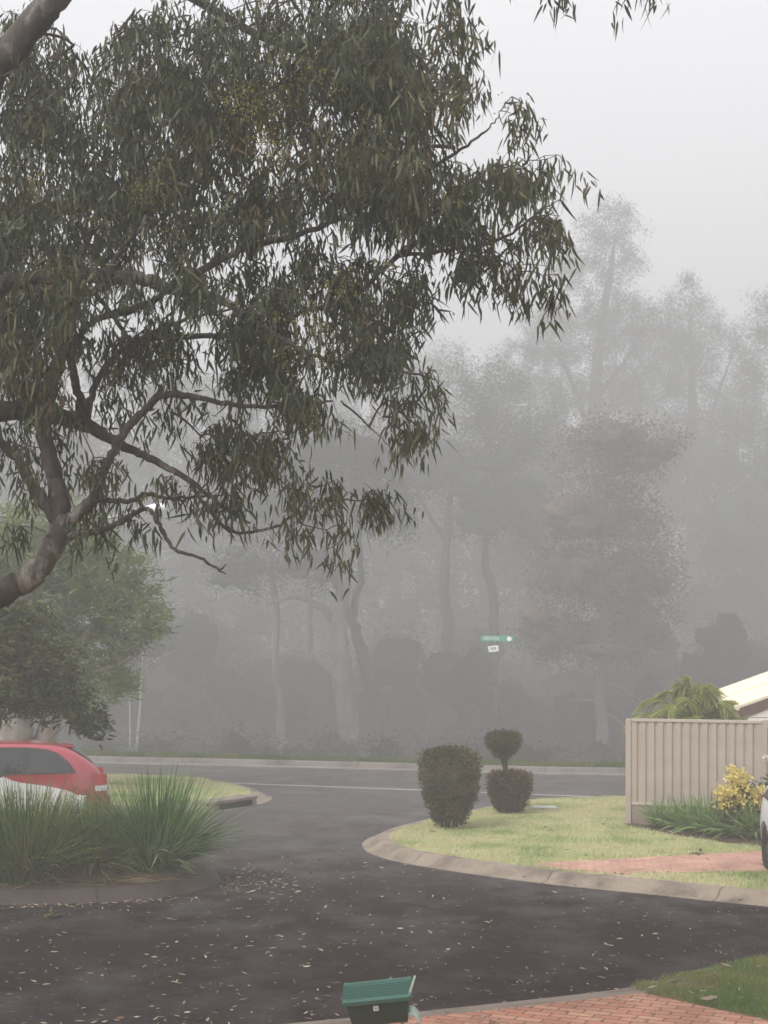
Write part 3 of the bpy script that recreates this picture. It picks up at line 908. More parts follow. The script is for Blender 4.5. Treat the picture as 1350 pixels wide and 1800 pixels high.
# green tree with big pale trunk, in light fog
make_tree('verge_tree', (-7.55, 31.5, 0.12), 'light green tree with thick pale trunk fading into fog beyond the red car', [
    ([(-.1, 0, 0), (-.05, 0, 0.8), (0, 0, 1.7), (.1, 0, 2.8), (0.3, 0, 4.0), (.6, 0, 5.2)], (0.56, 0.45, 0.40, 0.33, 0.2, 0.06)),
    ([(.45, .2, 0), (.5, .15, 0.8), (.75, 0.1, 1.6), (1.1, 0, 2.6), (1.7, 0, 3.6)], (0.3, 0.25, 0.21, 0.15, 0.05)),
    ([(-.5, .1, 0), (-.8, .1, 1.2), (-1.4, 0, 2.6), (-2.0, 0, 4)], (0.26, 0.2, 0.15, 0.05)),
    ([(0, 0, 1.9), (.9, -.3, 2.4), (1.8, -.3, 2.5), (2.5, -.3, 2.8)], (0.14, 0.1, 0.06, 0.02))],
    [((0.6, 0, 5.0), (1.5, 1.5, 1.0)), ((1.9, 0, 4.25), (1.1, 1.2, .85)), ((2.4, -.2, 3.55), (.85, .9, .65)), ((1.5, 0, 2.9), (1.0, 1, .6)), ((1.9, -.2, 2.2), (.75, .8, .4)), ((0.2, 0, 4.0), (1.6, 1.5, 1.1)), ((-1.4, 0, 4.6), (1.5, 1.4, 1.2)), ((1.3, -.3, 1.75), (.5, .5, .28)), ((-.2, 0, 3.0), (1.0, 1.2, .6))],
    VERGE_BARK, LEAF_GREEN, 15, 15, 0.12, 0.20, 0.016, -0.05, twig_r=0.006, shell=0.35, up=0.15)

# wood beyond the main road ------------------------------------------------
def base_at(x, Y):
    X = (x - 675) * Y / FP
    return (X, Y, fz(X, Y))

def rel(lst, Y, base):
    return [tuple(at(x, y, Y) - np.array(base)) for x, y in lst]

FOREST = 'trees of the foggy wood across the road'
def wood_tree(name, label, x, Y, trunks_px, blobs_px, bark, leaf, dens=1.6, per=84, spread=0.66, L=0.20, W=0.040, droop=0.35):
    K = 2.05 if Y < 60 else 1.95
    Y = Y * K
    b0 = base_at(x, Y)
    HEART = (HZ - 800) * Y / FP + CH - b0[2]
    dens = dens / K ** 2 * 1.9
    b = base_at(x, Y)
    tr = []
    for pl, rr in trunks_px:
        P = rel(pl, Y, b)
        rr = tuple(r * K for r in rr)
        if not tr:
            P[0] = (P[0][0], P[0][1], min(P[0][2], 0.0))
        P = [(p[0], p[1] + 0.25 * i * (1 if len(tr) % 2 else -1) * 0.5, p[2]) for i, p in enumerate(P)]
        tr.append((P, rr))
    bl = []
    for cx, cy, rx, ry in blobs_px:
        c = at(cx, cy, Y) - np.array(b)
        s = Y / FP
        bl.append(((c[0], c[1] + R.uniform(-1.2, 1.2), c[2]), (rx * s, rx * s * 0.9, ry * s)))
    return make_tree(name, b, label, tr, bl, bark, leaf, dens, per, spread, L, W, droop, FOREST, twig_r=0.012, sides=7, shell=0.3, heart=HEART)

wood_tree('gum_tree', 'pale stout gum trunk with a bent broken limb, left of the dark forked trunk', 612, 43.0,
          [([(618, 1335), (612, 1280), (604, 1200), (598, 1140), (600, 1080), (612, 980), (610, 860), (620, 760)], (.38, .33, .31, .27, .2, .15, .1, .04)),
           ([(600, 1150), (588, 1095), (560, 1065), (520, 1050), (470, 1060)], (.16, .13, .1, .06, .02)),
           ([(612, 980), (560, 900), (500, 840)], (.12, .08, .03))],
          [(600, 800, 100, 70), (500, 830, 80, 60), (540, 1000, 90, 40), (680, 900, 70, 60)], PALE_BARK, LEAF_FOREST, 1.1)
wood_tree('gum_tree', 'dark slender trunk forking into two leaning stems, right of the pale stout gum', 662, 44.0,
          [([(667, 1335), (662, 1270), (645, 1180), (628, 1120), (618, 1090), (600, 1055), (590, 1020), (560, 950)], (.26, .22, .19, .17, .14, .12, .09, .04)),
           ([(620, 1095), (625, 1050), (636, 1015), (632, 950), (645, 860)], (.12, .1, .09, .07, .03))],
          [(560, 900, 70, 60), (650, 830, 80, 60), (600, 860, 60, 50)], DARK_BARK, LEAF_FOREST, 1.0)
wood_tree('gum_tree', 'thin pale straight trunk standing left of the stout gum', 496, 44.0,
          [([(496, 1335), (495, 1290), (494, 1230), (484, 1160), (488, 1080), (476, 980), (480, 880)], (.15, .14, .13, .11, .1, .07, .03))],
          [(470, 900, 90, 70), (430, 1000, 70, 50)], PALE_BARK, LEAF_FOREST, 1.0)
wood_tree('gum_tree', 'faint thin pole trunk between the thin pale trunk and the stout gum', 541, 50.8,
          [([(541, 1322), (541, 1250), (543, 1150), (545, 1050), (540, 900)], (.15, .14, .12, .1, .04))],
          [(550, 880, 80, 70)], PALE_BARK, LEAF_FOREST, 1.0)
wood_tree('sapling', 'white leaning sapling stem with a thin twin, right of the light green tree', 240, 42.3,
          [([(240, 1336), (243, 1290), (247, 1250), (250, 1200), (256, 1120)], (.045, .038, .032, .026, .01)),
           ([(228, 1336), (228, 1280), (226, 1220), (224, 1150)], (.022, .02, .016, .008))],
          [(256, 1130, 45, 40), (225, 1160, 35, 35)], mat_plain('white_bark', (0.38, 0.35, 0.32), 0.7), LEAF_FOREST, 1.4)
wood_tree('wattle_tree', 'pale thin trunk with bare side branches under a russet crown left of the fence', 1058, 43.0,
          [([(1058, 1345), (1058, 1280), (1056, 1210), (1060, 1120), (1052, 1020), (1060, 900), (1070, 780)], (.19, .17, .15, .13, .1, .07, .03)),
           ([(1058, 1250), (1090, 1270), (1125, 1300)], (.05, .035, .015)), ([(1057, 1235), (1030, 1230), (1000, 1232)], (.045, .03, .012)),
           ([(1058, 1195), (1020, 1190), (985, 1172)], (.045, .03, .012)), ([(1060, 1200), (1100, 1215), (1135, 1240)], (.05, .03, .012))],
          [(1060, 1120, 110, 45), (960, 1110, 55, 50), (1000, 1010, 75, 70), (1110, 1020, 95, 70), (1050, 910, 120, 70), (1090, 800, 110, 70), (1140, 1100, 60, 60)], PALE_BARK, LEAF_RUST, 1.8, 66, 0.62, 0.27, 0.04)
wood_tree('gum_tree', 'dark curved trunk behind the tall clipped bush', 765, 51.8,
          [([(760, 1318), (768, 1250), (782, 1170), (788, 1100), (780, 1040), (786, 950), (800, 850), (900, 738)], (.26, .24, .22, .2, .17, .13, .09, .03)), ([(786, 950), (740, 880), (720, 800)], (.1, .07, .03))],
          [(800, 830, 120, 60), (730, 800, 80, 60), (850, 900, 90, 50), (900, 760, 80, 50)], DARK_BARK, LEAF_FOREST, 1.0)
wood_tree('gum_tree', 'dark upright trunk behind the green street sign', 868, 52.9,
          [([(872, 1316), (870, 1240), (866, 1150), (868, 1060), (852, 980), (860, 880), (850, 760)], (.22, .2, .18, .16, .13, .1, .04))],
          [(860, 780, 100, 60), (900, 900, 90, 70), (830, 690, 90, 60)], DARK_BARK, LEAF_FOREST, 1.0)
wood_tree('gum_tree', 'tallest hazy gum with rounded crown rising to the right of the drooping leaves', 1050, 75.0,
          [([(1040, 1300), (1045, 1150), (1050, 950), (1040, 750), (1060, 560), (1080, 420)], (.5, .45, .38, .3, .2, .06)),
           ([(1050, 800), (1000, 660), (960, 600)], (.2, .12, .05)), ([(1045, 700), (1110, 620), (1150, 540)], (.18, .1, .04))],
          [(1070, 400, 62, 50), (1040, 480, 70, 48), (1110, 455, 30, 26), (1090, 560, 90, 50), (1000, 590, 110, 60), (1160, 600, 70, 60), (1080, 680, 130, 60), (930, 650, 70, 60)], PALE_BARK, LEAF_FOREST, 1.25)
wood_tree('gum_tree', 'hazy gum with sparse upright crown tufts near the right edge', 1215, 77.5,
          [([(1215, 1300), (1212, 1100), (1220, 900), (1215, 700), (1210, 560)], (.42, .38, .3, .2, .05)), ([(1220, 850), (1260, 700), (1290, 620)], (.16, .1, .04))],
          [(1210, 530, 45, 40), (1240, 600, 70, 55), (1180, 640, 80, 60), (1260, 720, 100, 80), (1200, 800, 110, 80)], PALE_BARK, LEAF_FOREST, 1.2)
wood_tree('gum_tree', 'broad hazy tree at the right edge above the cream roof', 1345, 70.0,
          [([(1350, 1290), (1345, 1100), (1350, 900), (1360, 700), (1370, 560)], (.45, .4, .33, .22, .05))],
          [(1380, 560, 80, 60), (1340, 640, 60, 70), (1330, 780, 90, 90), (1300, 930, 100, 90), (1360, 1050, 110, 80), (1250, 1080, 80, 70), (1420, 900, 100, 120)], DARK_BARK, LEAF_FOREST, 1.4)
wood_tree('gum_tree', 'leafy hazy tree in the middle of the wood between the dark trunk and tallest gum', 930, 67.5,
          [([(935, 1300), (930, 1150), (935, 1000), (925, 820), (930, 700)], (.3, .27, .22, .14, .04))],
          [(930, 720, 100, 60), (960, 830, 110, 70), (880, 860, 80, 60), (930, 980, 90, 60)], DARK_BARK, LEAF_FOREST, 1.2)
# further trees hidden in the mist and behind the big gum
proto = None
for i, (x, Y, sc, rz) in enumerate([(-160, 52, 1.0, 0), (-20, 58, 1.1, 1.1), (120, 50, .9, 2.0), (210, 61, 1.15, 2.9), (330, 54, 1.0, 3.7), (390, 66, 1.2, 4.4), (450, 57, 1.0, 5.1), (570, 64, 1.1, 0.6),
                                    (700, 60, 1.15, 1.7), (780, 68, 1.2, 2.5), (850, 62, 1.1, 3.3), (1130, 70, 1.15, 4.0), (1290, 72, 1.1, 5.5), (1450, 58, 1.0, .3), (1600, 62, 1.1, 1.4), (-350, 56, 1.1, 2.2), (-550, 60, 1.1, 3.1),
                                    (60, 72, 1.2, .9), (280, 75, 1.2, 1.9), (520, 74, 1.2, 2.7), (660, 76, 1.2, 3.5), (940, 74, 1.1, 4.7), (1040, 76, 1.05, 5.9), (1380, 74, 1.0, 3.9)]):
    Y = Y * 2.4
    if proto is None:
        b = base_at(x, Y)
        proto = make_tree('gum_tree', b, 'hazy grey gum of the background rows merging into the fog', [
            ([(0, 0, 0), (.1, 0, 3), (-.1, .1, 6), (.2, 0, 9), (.1, 0, 12), (.4, 0, 14.5)], (.34, .28, .24, .18, .12, .03)),
            ([(.0, 0, 6.5), (1.2, .3, 8.5), (2.0, .2, 10.5)], (.13, .08, .03)), ([(.2, 0, 8.5), (-1.2, -.3, 10), (-2.0, .2, 12)], (.12, .08, .03))],
            [((.3, 0, 14), (1.6, 1.6, 1.2)), ((2.0, .2, 11.5), (1.6, 1.5, 1.1)), ((-2.0, .2, 12.3), (1.7, 1.6, 1.2)), ((.2, .8, 10.5), (1.8, 1.6, 1.1)), ((-1.2, -.8, 9), (1.5, 1.4, 1.0)), ((1.5, -.8, 8), (1.4, 1.4, .9)), ((-.5, 0, 6.5), (1.5, 1.5, .9)), ((.4, 0, 4.3), (1.5, 1.5, .9))],
            PALE_BARK, LEAF_FOREST, 1.3, 60, 0.38, 0.14, 0.026, 0.35, 'background gums in the fog', twig_r=0.012, sides=7, shell=0.3, heart=6.0)
        o = proto
    else:
        o = copy_tree(proto)
    o.location = base_at(x, Y)
    o.rotation_euler = (0, 0, rz)
    sc *= 1.95
    o.scale = (sc, sc, sc * (1.0 + 0.06 * math.sin(i * 2.3)))

# undergrowth of the wood: one uncountable mass of scrub, densest low down
LEAF_UNDER = mat_leaf('scrub_leaf', [(0.0, (0.022, 0.023, 0.017)), (0.5, (0.027, 0.028, 0.020)), (1.0, (0.036, 0.034, 0.026))], 0.9, 0.4, 0.03)
nb = 1000
bx = R.uniform(-60, 44, nb); by = 92 - 0.2 * bx + R.uniform(0, 1, nb) * 46
lowb = np.arange(nb) < 190
by = np.where(lowb, 64 - 0.2 * bx + R.uniform(0, 1, nb) * 26, by)
br = np.where(lowb, R.uniform(.4, .9, nb), R.uniform(.7, 1.8, nb))
bz = np.array([fz(a, b) for a, b in zip(bx, by)]) + np.where(lowb, br * .5, br * .5 + R.uniform(0, 1, nb) ** 1.5 * (4.6 + 2.2 * np.sin(bx * 0.35) + 1.2 * np.sin(bx * 0.9 + 1)))
BC = np.stack([bx, by, bz], 1); BR = np.stack([br * R.uniform(.8, 1.3, nb), br, br * R.uniform(.75, 1.25, nb)], 1)
per = np.maximum(8, (br ** 2 * 8).astype(int))
US = np.concatenate([c + unit(R.normal(size=(k, 3))) * r * R.uniform(.95, 1.42, (k, 1)) for c, r, k in zip(BC, BR, per)])
tag(fast_quads('undergrowth', leafy(US, 46, 0.55, 0.15, 0.03, 0.2), 8, LEAF_UNDER, extra=lumps(BC, BR * .97)), 'dark tangled undergrowth of the wood behind the far grass strip', 'undergrowth', kind='stuff')
n = 5200
ux = R.uniform(-100, 95, n); uy = R.uniform(150, 215, n)
top = 25 + 2.5 * np.sin(ux * 0.28) + 1.5 * np.sin(ux * 0.71 + 1) - 2.0 * (ux > 12)
uz = np.array([fz(a, b) for a, b in zip(ux, uy)]) + top * R.uniform(0, 1, n) ** 0.8
US = np.stack([ux, uy, uz], 1)
tag(fast_quads('woodland', leafy(US, 40, 1.4, 0.7, 0.13, 0.2), 8, LEAF_FOREST), 'far misty woodland behind the gum trees', 'woodland', kind='stuff')


# ------------------------------------------------------------------ clumps, bushes and garden plants
def blade_clump(name, loc, label, n, hgt, spread, m, w=0.006, lean=(0, 0), base_r=0.16, cat='grass clump', group=None, paler=None, droop=1.3):
    root = thing(name, loc, label, cat, group)
    def blades(n, hgt, spread):
        a = R.uniform(0, 2 * math.pi, n); r = base_r * np.sqrt(R.uniform(0, 1, n))
        P = np.stack([r * np.cos(a), r * np.sin(a), np.zeros(n)], 1)
        sp = spread * R.uniform(0.05, 1, n)
        a2 = a + R.normal(0, 0.5, n)
        D = unit(np.stack([np.cos(a2) * sp + lean[0], np.sin(a2) * sp + lean[1], np.ones(n)], 1) + R.normal(0, .13, (n, 3)))
        L = hgt * R.uniform(0.55, 1.1, n)
        b = np.stack([np.cos(a2), np.sin(a2), np.zeros(n)], 1) * (sp * R.uniform(0.1, .6, n))[:, None]
        b[:, 2] = -(sp ** 1.5) * R.uniform(0.15, 0.75, n) * droop
        return strips(P, D, L, w * R.uniform(0.7, 1.3, n), b, prof=(0.8, 1, 0.95, 0.8, 0.5, 0.08), face=np.stack([np.cos(a2), np.sin(a2), np.full(n, .3)], 1) + R.normal(size=(n, 3)) * .35)
    fast_quads('leaves', blades(n, hgt, spread), 12, m, root)
    if paler:
        fast_quads('dry_leaves', blades(int(n * paler), hgt * 0.9, spread * 1.25), 12, STRAW, root)
    return root

STRAW = mat_leaf('straw', [(0.0, (0.11, 0.075, 0.045)), (0.5, (0.22, 0.16, 0.095)), (1.0, (0.36, 0.28, 0.18))], 0.7, 0.1)
REED = mat_leaf('strappy_leaf', [(0.0, (0.018, 0.035, 0.011)), (0.35, (0.055, 0.125, 0.025)), (0.6, (0.12, 0.23, 0.06)), (0.8, (0.27, 0.36, 0.16)), (0.95, (0.34, 0.27, 0.15))], 0.38, 0.15)
REED_OLIVE = mat_leaf('olive_strappy_leaf', [(0.0, (0.018, 0.03, 0.009)), (0.4, (0.07, 0.13, 0.022)), (0.7, (0.16, 0.20, 0.05)), (0.95, (0.30, 0.21, 0.11))], 0.42, 0.15)
TUS = 'strappy grass clumps in the left bed'
blade_clump('grass_clump', (-3.05, 20.45, 0.15), 'blue green strappy grass clump at the tip of the kerbed bed', 1400, 1.46, 0.82, REED, 0.0085, base_r=0.26, group=TUS, paler=0.05, lean=(.04, 0))
blade_clump('grass_clump', (-3.85, 20.30, 0.15), 'brownish strappy grass clump with straw, between green ones in the bed', 850, 1.15, 0.9, REED_OLIVE, 0.0075, base_r=0.26, group=TUS, paler=0.4)
blade_clump('grass_clump', (-4.65, 19.80, 0.15), 'tall olive green strappy grass clump at the left edge of the photo', 1500, 1.42, 0.75, REED_OLIVE, 0.0075, base_r=0.36, group=TUS, paler=0.08)
blade_clump('grass_clump', (-4.2, 21.40, 0.15), 'rear strappy grass clump in front of the white car bonnet', 600, 1.15, 0.8, REED_OLIVE, 0.0065, base_r=0.25, group=TUS, paler=0.15)
blade_clump('grass_clump', (-5.7, 20.05, 0.15), 'strappy grass clump beyond the left edge of the bed', 900, 1.25, 0.75, REED_OLIVE, 0.0065, base_r=0.32, group=TUS, paler=0.1)
# straw fallen on the bed
n = 1500
c = R.choice(3, n, p=[.5, .3, .2])
sx = np.array([-3.65, -3.0, -4.4])[c] + R.normal(0, .32, n); sy = np.array([20.0, 20.0, 19.9])[c] + R.normal(0, .28, n)
k = in_poly(np.stack([sx, sy], 1), BED)
sx, sy = sx[k], sy[k]; n = len(sx)
V = strips(np.stack([sx, sy, 0.155 + R.uniform(0, .05, n)], 1), unit(np.stack([R.normal(size=n), R.normal(size=n) * .5, R.normal(size=n) * .12], 1)), R.uniform(.12, .38, n), np.full(n, .004), R.normal(size=(n, 3)) * .06)
tag(fast_quads('dry_straw', V, 8, STRAW), 'brown fallen straw under the grass clumps on the bed', 'straw', kind='stuff')


def bush(root, name, fz, r_of, n, leaf, m, W, jit=0.025):
    """clipped foliage: leaves over a lathe-like form r_of(z in 0..1) with corners, thick shell"""
    z0, z1 = fz
    t = R.uniform(0, 1, n)
    top = R.uniform(0, 1, n) < 0.22
    a = R.uniform(0, 2 * math.pi, n)
    rr = np.array([r_of(v) for v in np.where(top, 1.0, t)])
    rr = rr * (1 + 0.03 * np.sin(a * 3 + 1) + 0.03 * np.sin(a * 5 + t * 7))
    f = np.where(top, np.sqrt(R.uniform(0, 1, n)), 1 - 0.35 * R.uniform(0, 1, n) ** 2)
    z = z0 + (z1 - z0) * np.where(top, 1 - 0.10 * f ** 4, t * 0.97)
    z = z + R.normal(0, jit, n)
    P = np.stack([rr * f * np.cos(a), rr * f * np.sin(a), z], 1) + R.normal(0, jit, (n, 3))
    D = np.stack([np.cos(a) * f, np.sin(a) * f, np.where(top, 1.2, 0.45)], 1) + R.normal(0, 0.6, (n, 3))
    V = strips(P, unit(D), leaf * R.uniform(0.6, 1.3, n), W * R.uniform(0.7, 1.2, n), R.normal(size=(n, 3)) * 0.15)
    rm = max(r_of(v) for v in (.3, .6, .9)) * .74
    ex = lumps([(0, 0, z0 + (z1 - z0) * .60), (0, 0, z0 + (z1 - z0) * .40)], [(rm, rm, (z1 - z0) * .30), (rm * .75, rm * .75, (z1 - z0) * .32)])
    return fast_quads(name, V, 8, m, root, extra=ex)

BUSH_G = mat_leaf('clipped_bush_leaf', [(0.0, (0.020, 0.023, 0.008)), (0.35, (0.055, 0.062, 0.020)), (0.6, (0.105, 0.10, 0.033)), (0.82, (0.18, 0.10, 0.048)), (1.0, (0.19, 0.15, 0.09))], 0.4, 0.15)
BUSH_R = mat_leaf('reddish_bush_leaf', [(0.0, (0.030, 0.020, 0.011)), (0.4, (0.088, 0.058, 0.029)), (0.7, (0.145, 0.082, 0.042)), (1.0, (0.2, 0.13, 0.075))], 0.45, 0.15)
STEM = mat_plain('shrub_stem', (0.085, 0.055, 0.045), 0.85, 0.2, var=0.3)
def prof(pts):
    xs = [p[0] for p in pts]; ys = [p[1] for p in pts]
    return lambda v: float(np.interp(v, xs, ys))

b1 = gr(790, 1455, 0.13)
root = thing('clipped_bush', (b1[0], b1[1], 0.128), 'tall dark clipped bush, flat topped and narrowing to its base, nearest the kerb nose', 'bush')
m = MB()
for i in range(16):
    a = R.uniform(0, 6.28); r = R.uniform(.03, .17)
    m.tube([(r * math.cos(a), r * math.sin(a), 0), (r * 1.15 * math.cos(a), r * 1.15 * math.sin(a), .18), (r * 2 * math.cos(a), r * 2 * math.sin(a), .75)], (.022, .018, .008), 6)
m.build('stems', STEM, root)
bush(root, 'foliage', (0.1, 1.27), prof([(0, .2), (.12, .29), (.35, .41), (.6, .465), (.85, .475), (.95, .45), (1, .41)]), 9500, 0.055, BUSH_G, 0.012)
b2 = gr(895, 1429, 0.13)
root = thing('topiary_bush', (b2[0], b2[1], 0.128), 'reddish two tier topiary with a small round head above a square skirt', 'bush')
m = MB()
m.tube([(0, 0, 0), (-.02, 0, .4), (-.05, 0, .75), (-.09, 0, 1.0)], (.06, .055, .045, .03), 8)
for a in np.arange(9) * 0.7:
    r = .12
    m.tube([(-.06 + .02 * math.cos(a), .02 * math.sin(a), .72), (-.09 + r * .4 * math.cos(a), r * .4 * math.sin(a), .95), (-.1 + r * 1.6 * math.cos(a), r * 1.6 * math.sin(a), 1.2)], (.022, .016, .006), 5)
for i in range(10):
    a = R.uniform(0, 6.28); r = R.uniform(.04, .15)
    m.tube([(r * math.cos(a), r * math.sin(a), 0), (r * 1.6 * math.cos(a), r * 1.6 * math.sin(a), .4)], (.018, .01), 5)
m.build('stems', STEM, root)
bush(root, 'lower_foliage', (0.04, .70), prof([(0, .18), (.2, .27), (.5, .36), (.9, .385), (1, .35)]), 6000, 0.05, BUSH_R, 0.011)
o = bush(root, 'upper_foliage', (1.02, 1.42), prof([(0, .1), (.2, .18), (.45, .275), (.7, .31), (.92, .30), (1, .27)]), 3600, 0.045, BUSH_G, 0.010, 0.02)
o.location.x = -0.11

# plants along the fence
AGA = mat_leaf('broad_strap_leaf', [(0.0, (0.10, 0.17, 0.055)), (0.5, (0.20, 0.30, 0.10)), (1.0, (0.36, 0.43, 0.19))], 0.4, 0.25)
AG = 'strap leaved garden plants along the fence'
for (x, y, hh, nn, lab) in [(1168, 1462, .52, 150, 'smallest strap leaved plant beside the fence corner post'), (1208, 1466, .60, 190, 'strap leaved plant second from the fence corner post'),
                            (1250, 1472, .68, 210, 'broad strap leaved plant below the left of the yellow flowers'), (1290, 1478, .70, 220, 'broad strap leaved plant below the right of the yellow flowers'),
                            (1330, 1481, .70, 210, 'strap leaved plant next to the white car bumper'), (1395, 1478, .68, 200, 'strap leaved plant hidden behind the white car')]:
    p = gr(x, y - 8, 0.15)
    blade_clump('strap_leaf_plant', (p[0], p[1], 0.15), lab, nn, hh, 1.15, AGA, 0.019, base_r=0.12, cat='garden plant', group=AG, droop=0.9)
DK = mat_leaf('dark_garden_leaf', [(0.0, (0.03, 0.05, 0.022)), (0.5, (0.055, 0.085, 0.035)), (1.0, (0.10, 0.13, 0.06))], 0.45, 0.2)
YEL = mat_leaf('yellow_flower', [(0.0, (0.55, 0.42, 0.10)), (0.5, (0.72, 0.60, 0.20)), (1.0, (0.82, 0.76, 0.38))], 0.6, 0.3)
p = at(1296, 1440, 24.2)
root = thing('flowering_shrub', (p[0], p[1], 0.15), 'shrub covered in yellow flower spikes against the beige fence', 'shrub')
SH = CH - (1440 - HZ) * 24.2 / FP - 0.15
spk = []
for (x, y, wd, k) in [(1287, 1352, 5, 60), (1287, 1368, 6, 70), (1286, 1388, 6, 60), (1302, 1358, 5, 50), (1310, 1366, 5, 60), (1309, 1384, 6, 70), (1298, 1376, 8, 110), (1275, 1388, 9, 90), (1266, 1396, 8, 60), (1290, 1398, 14, 150), (1304, 1400, 12, 120), (1318, 1392, 6, 60), (1336, 1388, 5, 50), (1322, 1400, 9, 90), (1330, 1402, 8, 60), (1275, 1410, 12, 110), (1300, 1412, 14, 120), (1326, 1415, 9, 60), (1266, 1416, 8, 50)]:
    c = at(x, y, 24.2) - np.array([p[0], p[1], 0.15])
    spk.append(c + R.normal(size=(k, 3)) * np.array([wd * .55, 14, wd * .6]) * 24.2 / FP)
Pf = np.concatenate(spk); n = len(Pf)
stem = MB()
for s in spk:
    c = s.mean(0)
    stem.tube([(0.25 * c[0], 0.1, 0.0), (0.6 * c[0], 0.05, c[2] * .5), (c[0], c[1], c[2])], (.012, .009, .005), 5)
stem.build('stems', STEM, root)
fast_quads('flowers', strips(Pf, unit(R.normal(size=(n, 3))), np.full(n, .055), np.full(n, .019), R.normal(size=(n, 3)) * .2), 8, YEL, root)
Pl = blob_seeds([((0, 0.05, 0.42), (.34, .3, .28)), ((.1, 0.05, .7), (.2, .2, .2))], 60, .2)
fast_quads('leaves', leafy(Pl, 5, .05, .10, .02, 0.0), 8, DK, root)
p = at(1345, 1430, 24.7)
root = thing('garden_shrub', (p[0], p[1], 0.15), 'dark green shrub with a white bloom at the right edge behind the yellow flowers', 'shrub')
m = MB()
for a in range(6):
    m.tube([(.05 * math.cos(a), .05 * math.sin(a), 0), (.2 * math.cos(a), .2 * math.sin(a), .6)], (.02, .008), 5)
m.build('stems', STEM, root)
Pl = blob_seeds([((0.05, 0, .45), (.38, .35, .4)), ((.3, 0, .62), (.36, .35, .36)), ((.6, .1, .5), (.4, .3, .45))], 70, .15)
fast_quads('leaves', leafy(Pl, 8, .06, .085, .018, -0.1), 8, DK, root)
c = at(1346, 1331, 24.6) - np.array([p[0], p[1], .15])
m = MB().tube([(c[0] + .12, 0, .5), (c[0] + .08, 0, .8), (c[0], c[1], c[2])], (.008, .006, .004), 5)
m.build('flower_stem', STEM, root)
n = 90
fast_quads('white_flower', strips(c + R.normal(size=(n, 3)) * .012, unit(R.normal(size=(n, 3))), np.full(n, .04), np.full(n, .014), R.normal(size=(n, 3)) * .2), 8, mat_plain('white_petal', (.85, .84, .8), .6), root)

# palm behind the fence
PALM = mat_leaf('palm_leaf', [(0.0, (0.12, 0.19, 0.04)), (0.5, (0.25, 0.30, 0.07)), (0.85, (0.38, 0.34, 0.12)), (1.0, (0.45, 0.33, 0.15))], 0.5, 0.3)
pb = at(1222, 1300, 28.2)
root = thing('palm', (pb[0], pb[1], 0.05), 'small green and yellowing palm with arching fronds above the beige fence', 'palm')
MB().tube([(0, 0, 0), (.02, 0, .6), (0, 0, 1.35)], (.13, .11, .09), 10).build('trunk', mat_bark('palm_bark', [(.06, .05, .04), (.1, .08, .06), (.14, .11, .08), (.18, .15, .1)], 5, 3), root, True)
fr = [(-.3, .1, 1.75), (.2, -.1, 1.6), (-.75, -.1, 1.05), (-.65, .3, .6), (.55, .3, 1.0), (-1.1, -.2, .72), (-.2, -.3, 1.4), (-1.05, .0, .95), (-.85, .25, 1.35), (-.95, -.2, .5), (-.5, .3, 1.55), (-.55, -.35, 1.2), (-.7, -.3, .75), (.0, .4, 1.7), (.12, -.2, 1.75), (.35, .1, 1.55), (.45, -.3, 1.25), (.75, .2, 1.3), (.8, -.2, .85), (1.0, .1, .65), (-.25, -.5, .9), (.3, -.5, .8), (-.15, .05, 1.9), (.62, -.1, .55), (-.4, -.4, .5)]
for dx, dy, up in fr:
    t = np.linspace(0, 1, 26)[:, None]
    tip = np.array([dx * 1.05, dy * 1.3, 0.0])
    mid = np.array([dx * .55, dy * .7, up * 0.78])
    P = np.array([0, 0, 1.3]) + 2 * t * (1 - t) * mid + t * t * np.array([tip[0], tip[1], up * 0.62 - 0.12])
    rach = MB().tube(P, np.linspace(.016, .004, 26), 5)
    q = np.repeat(P[3:], 6, 0); n = len(q)
    tn = unit(np.repeat(np.gradient(P, axis=0)[3:], 6, 0))
    sd = unit(np.cross(tn, np.array([0, 0, 1.0]))) * np.where(np.arange(n) % 2, 1, -1)[:, None]
    D = unit(tn * .75 + sd * .8 + np.array([0, 0, .1]) + R.normal(size=(n, 3)) * .15)
    bn = np.tile(np.array([0, 0, -.45]), (n, 1))
    f = fast_quads('frond', strips(q, D, R.uniform(.24, .42, n), np.full(n, .011), bn), 8, PALM, root)
    rach.build('stalk', PALM, f)


# ------------------------------------------------------------------ fence and house
BEIGE = mat_plain('beige_steel', (0.39, 0.33, 0.285), 0.45, 0.4, var=0.09, scale=3)
BEIGE_LIGHT = mat_plain('beige_rail_steel', (0.44, 0.38, 0.335), 0.4, 0.4, var=0.05, scale=2)
PLINTH = mat_plain('plinth_board', (0.24, 0.20, 0.165), 0.8, 0.3, var=0.25, scale=4)
f0 = np.array([4.14, 26.0]); f1 = np.array([6.28, 25.3])
fd = unit(f1 - f0); ang = math.atan2(fd[1], fd[0])
fence = thing('fence', (f0[0], f0[1], 0.12), 'beige corrugated steel fence with flat top rail behind the garden bed', 'fence', rz=ang)
PL = float(np.linalg.norm(f1 - f0)); FT = 1.80
for k in range(4):
    x = k * PL
    MB().box((x, 0, FT / 2 - .01 + (.02 if k else 0)), (.095 if k == 0 else .075, .065, FT + .02), bev=.006).build('post', BEIGE, fence)
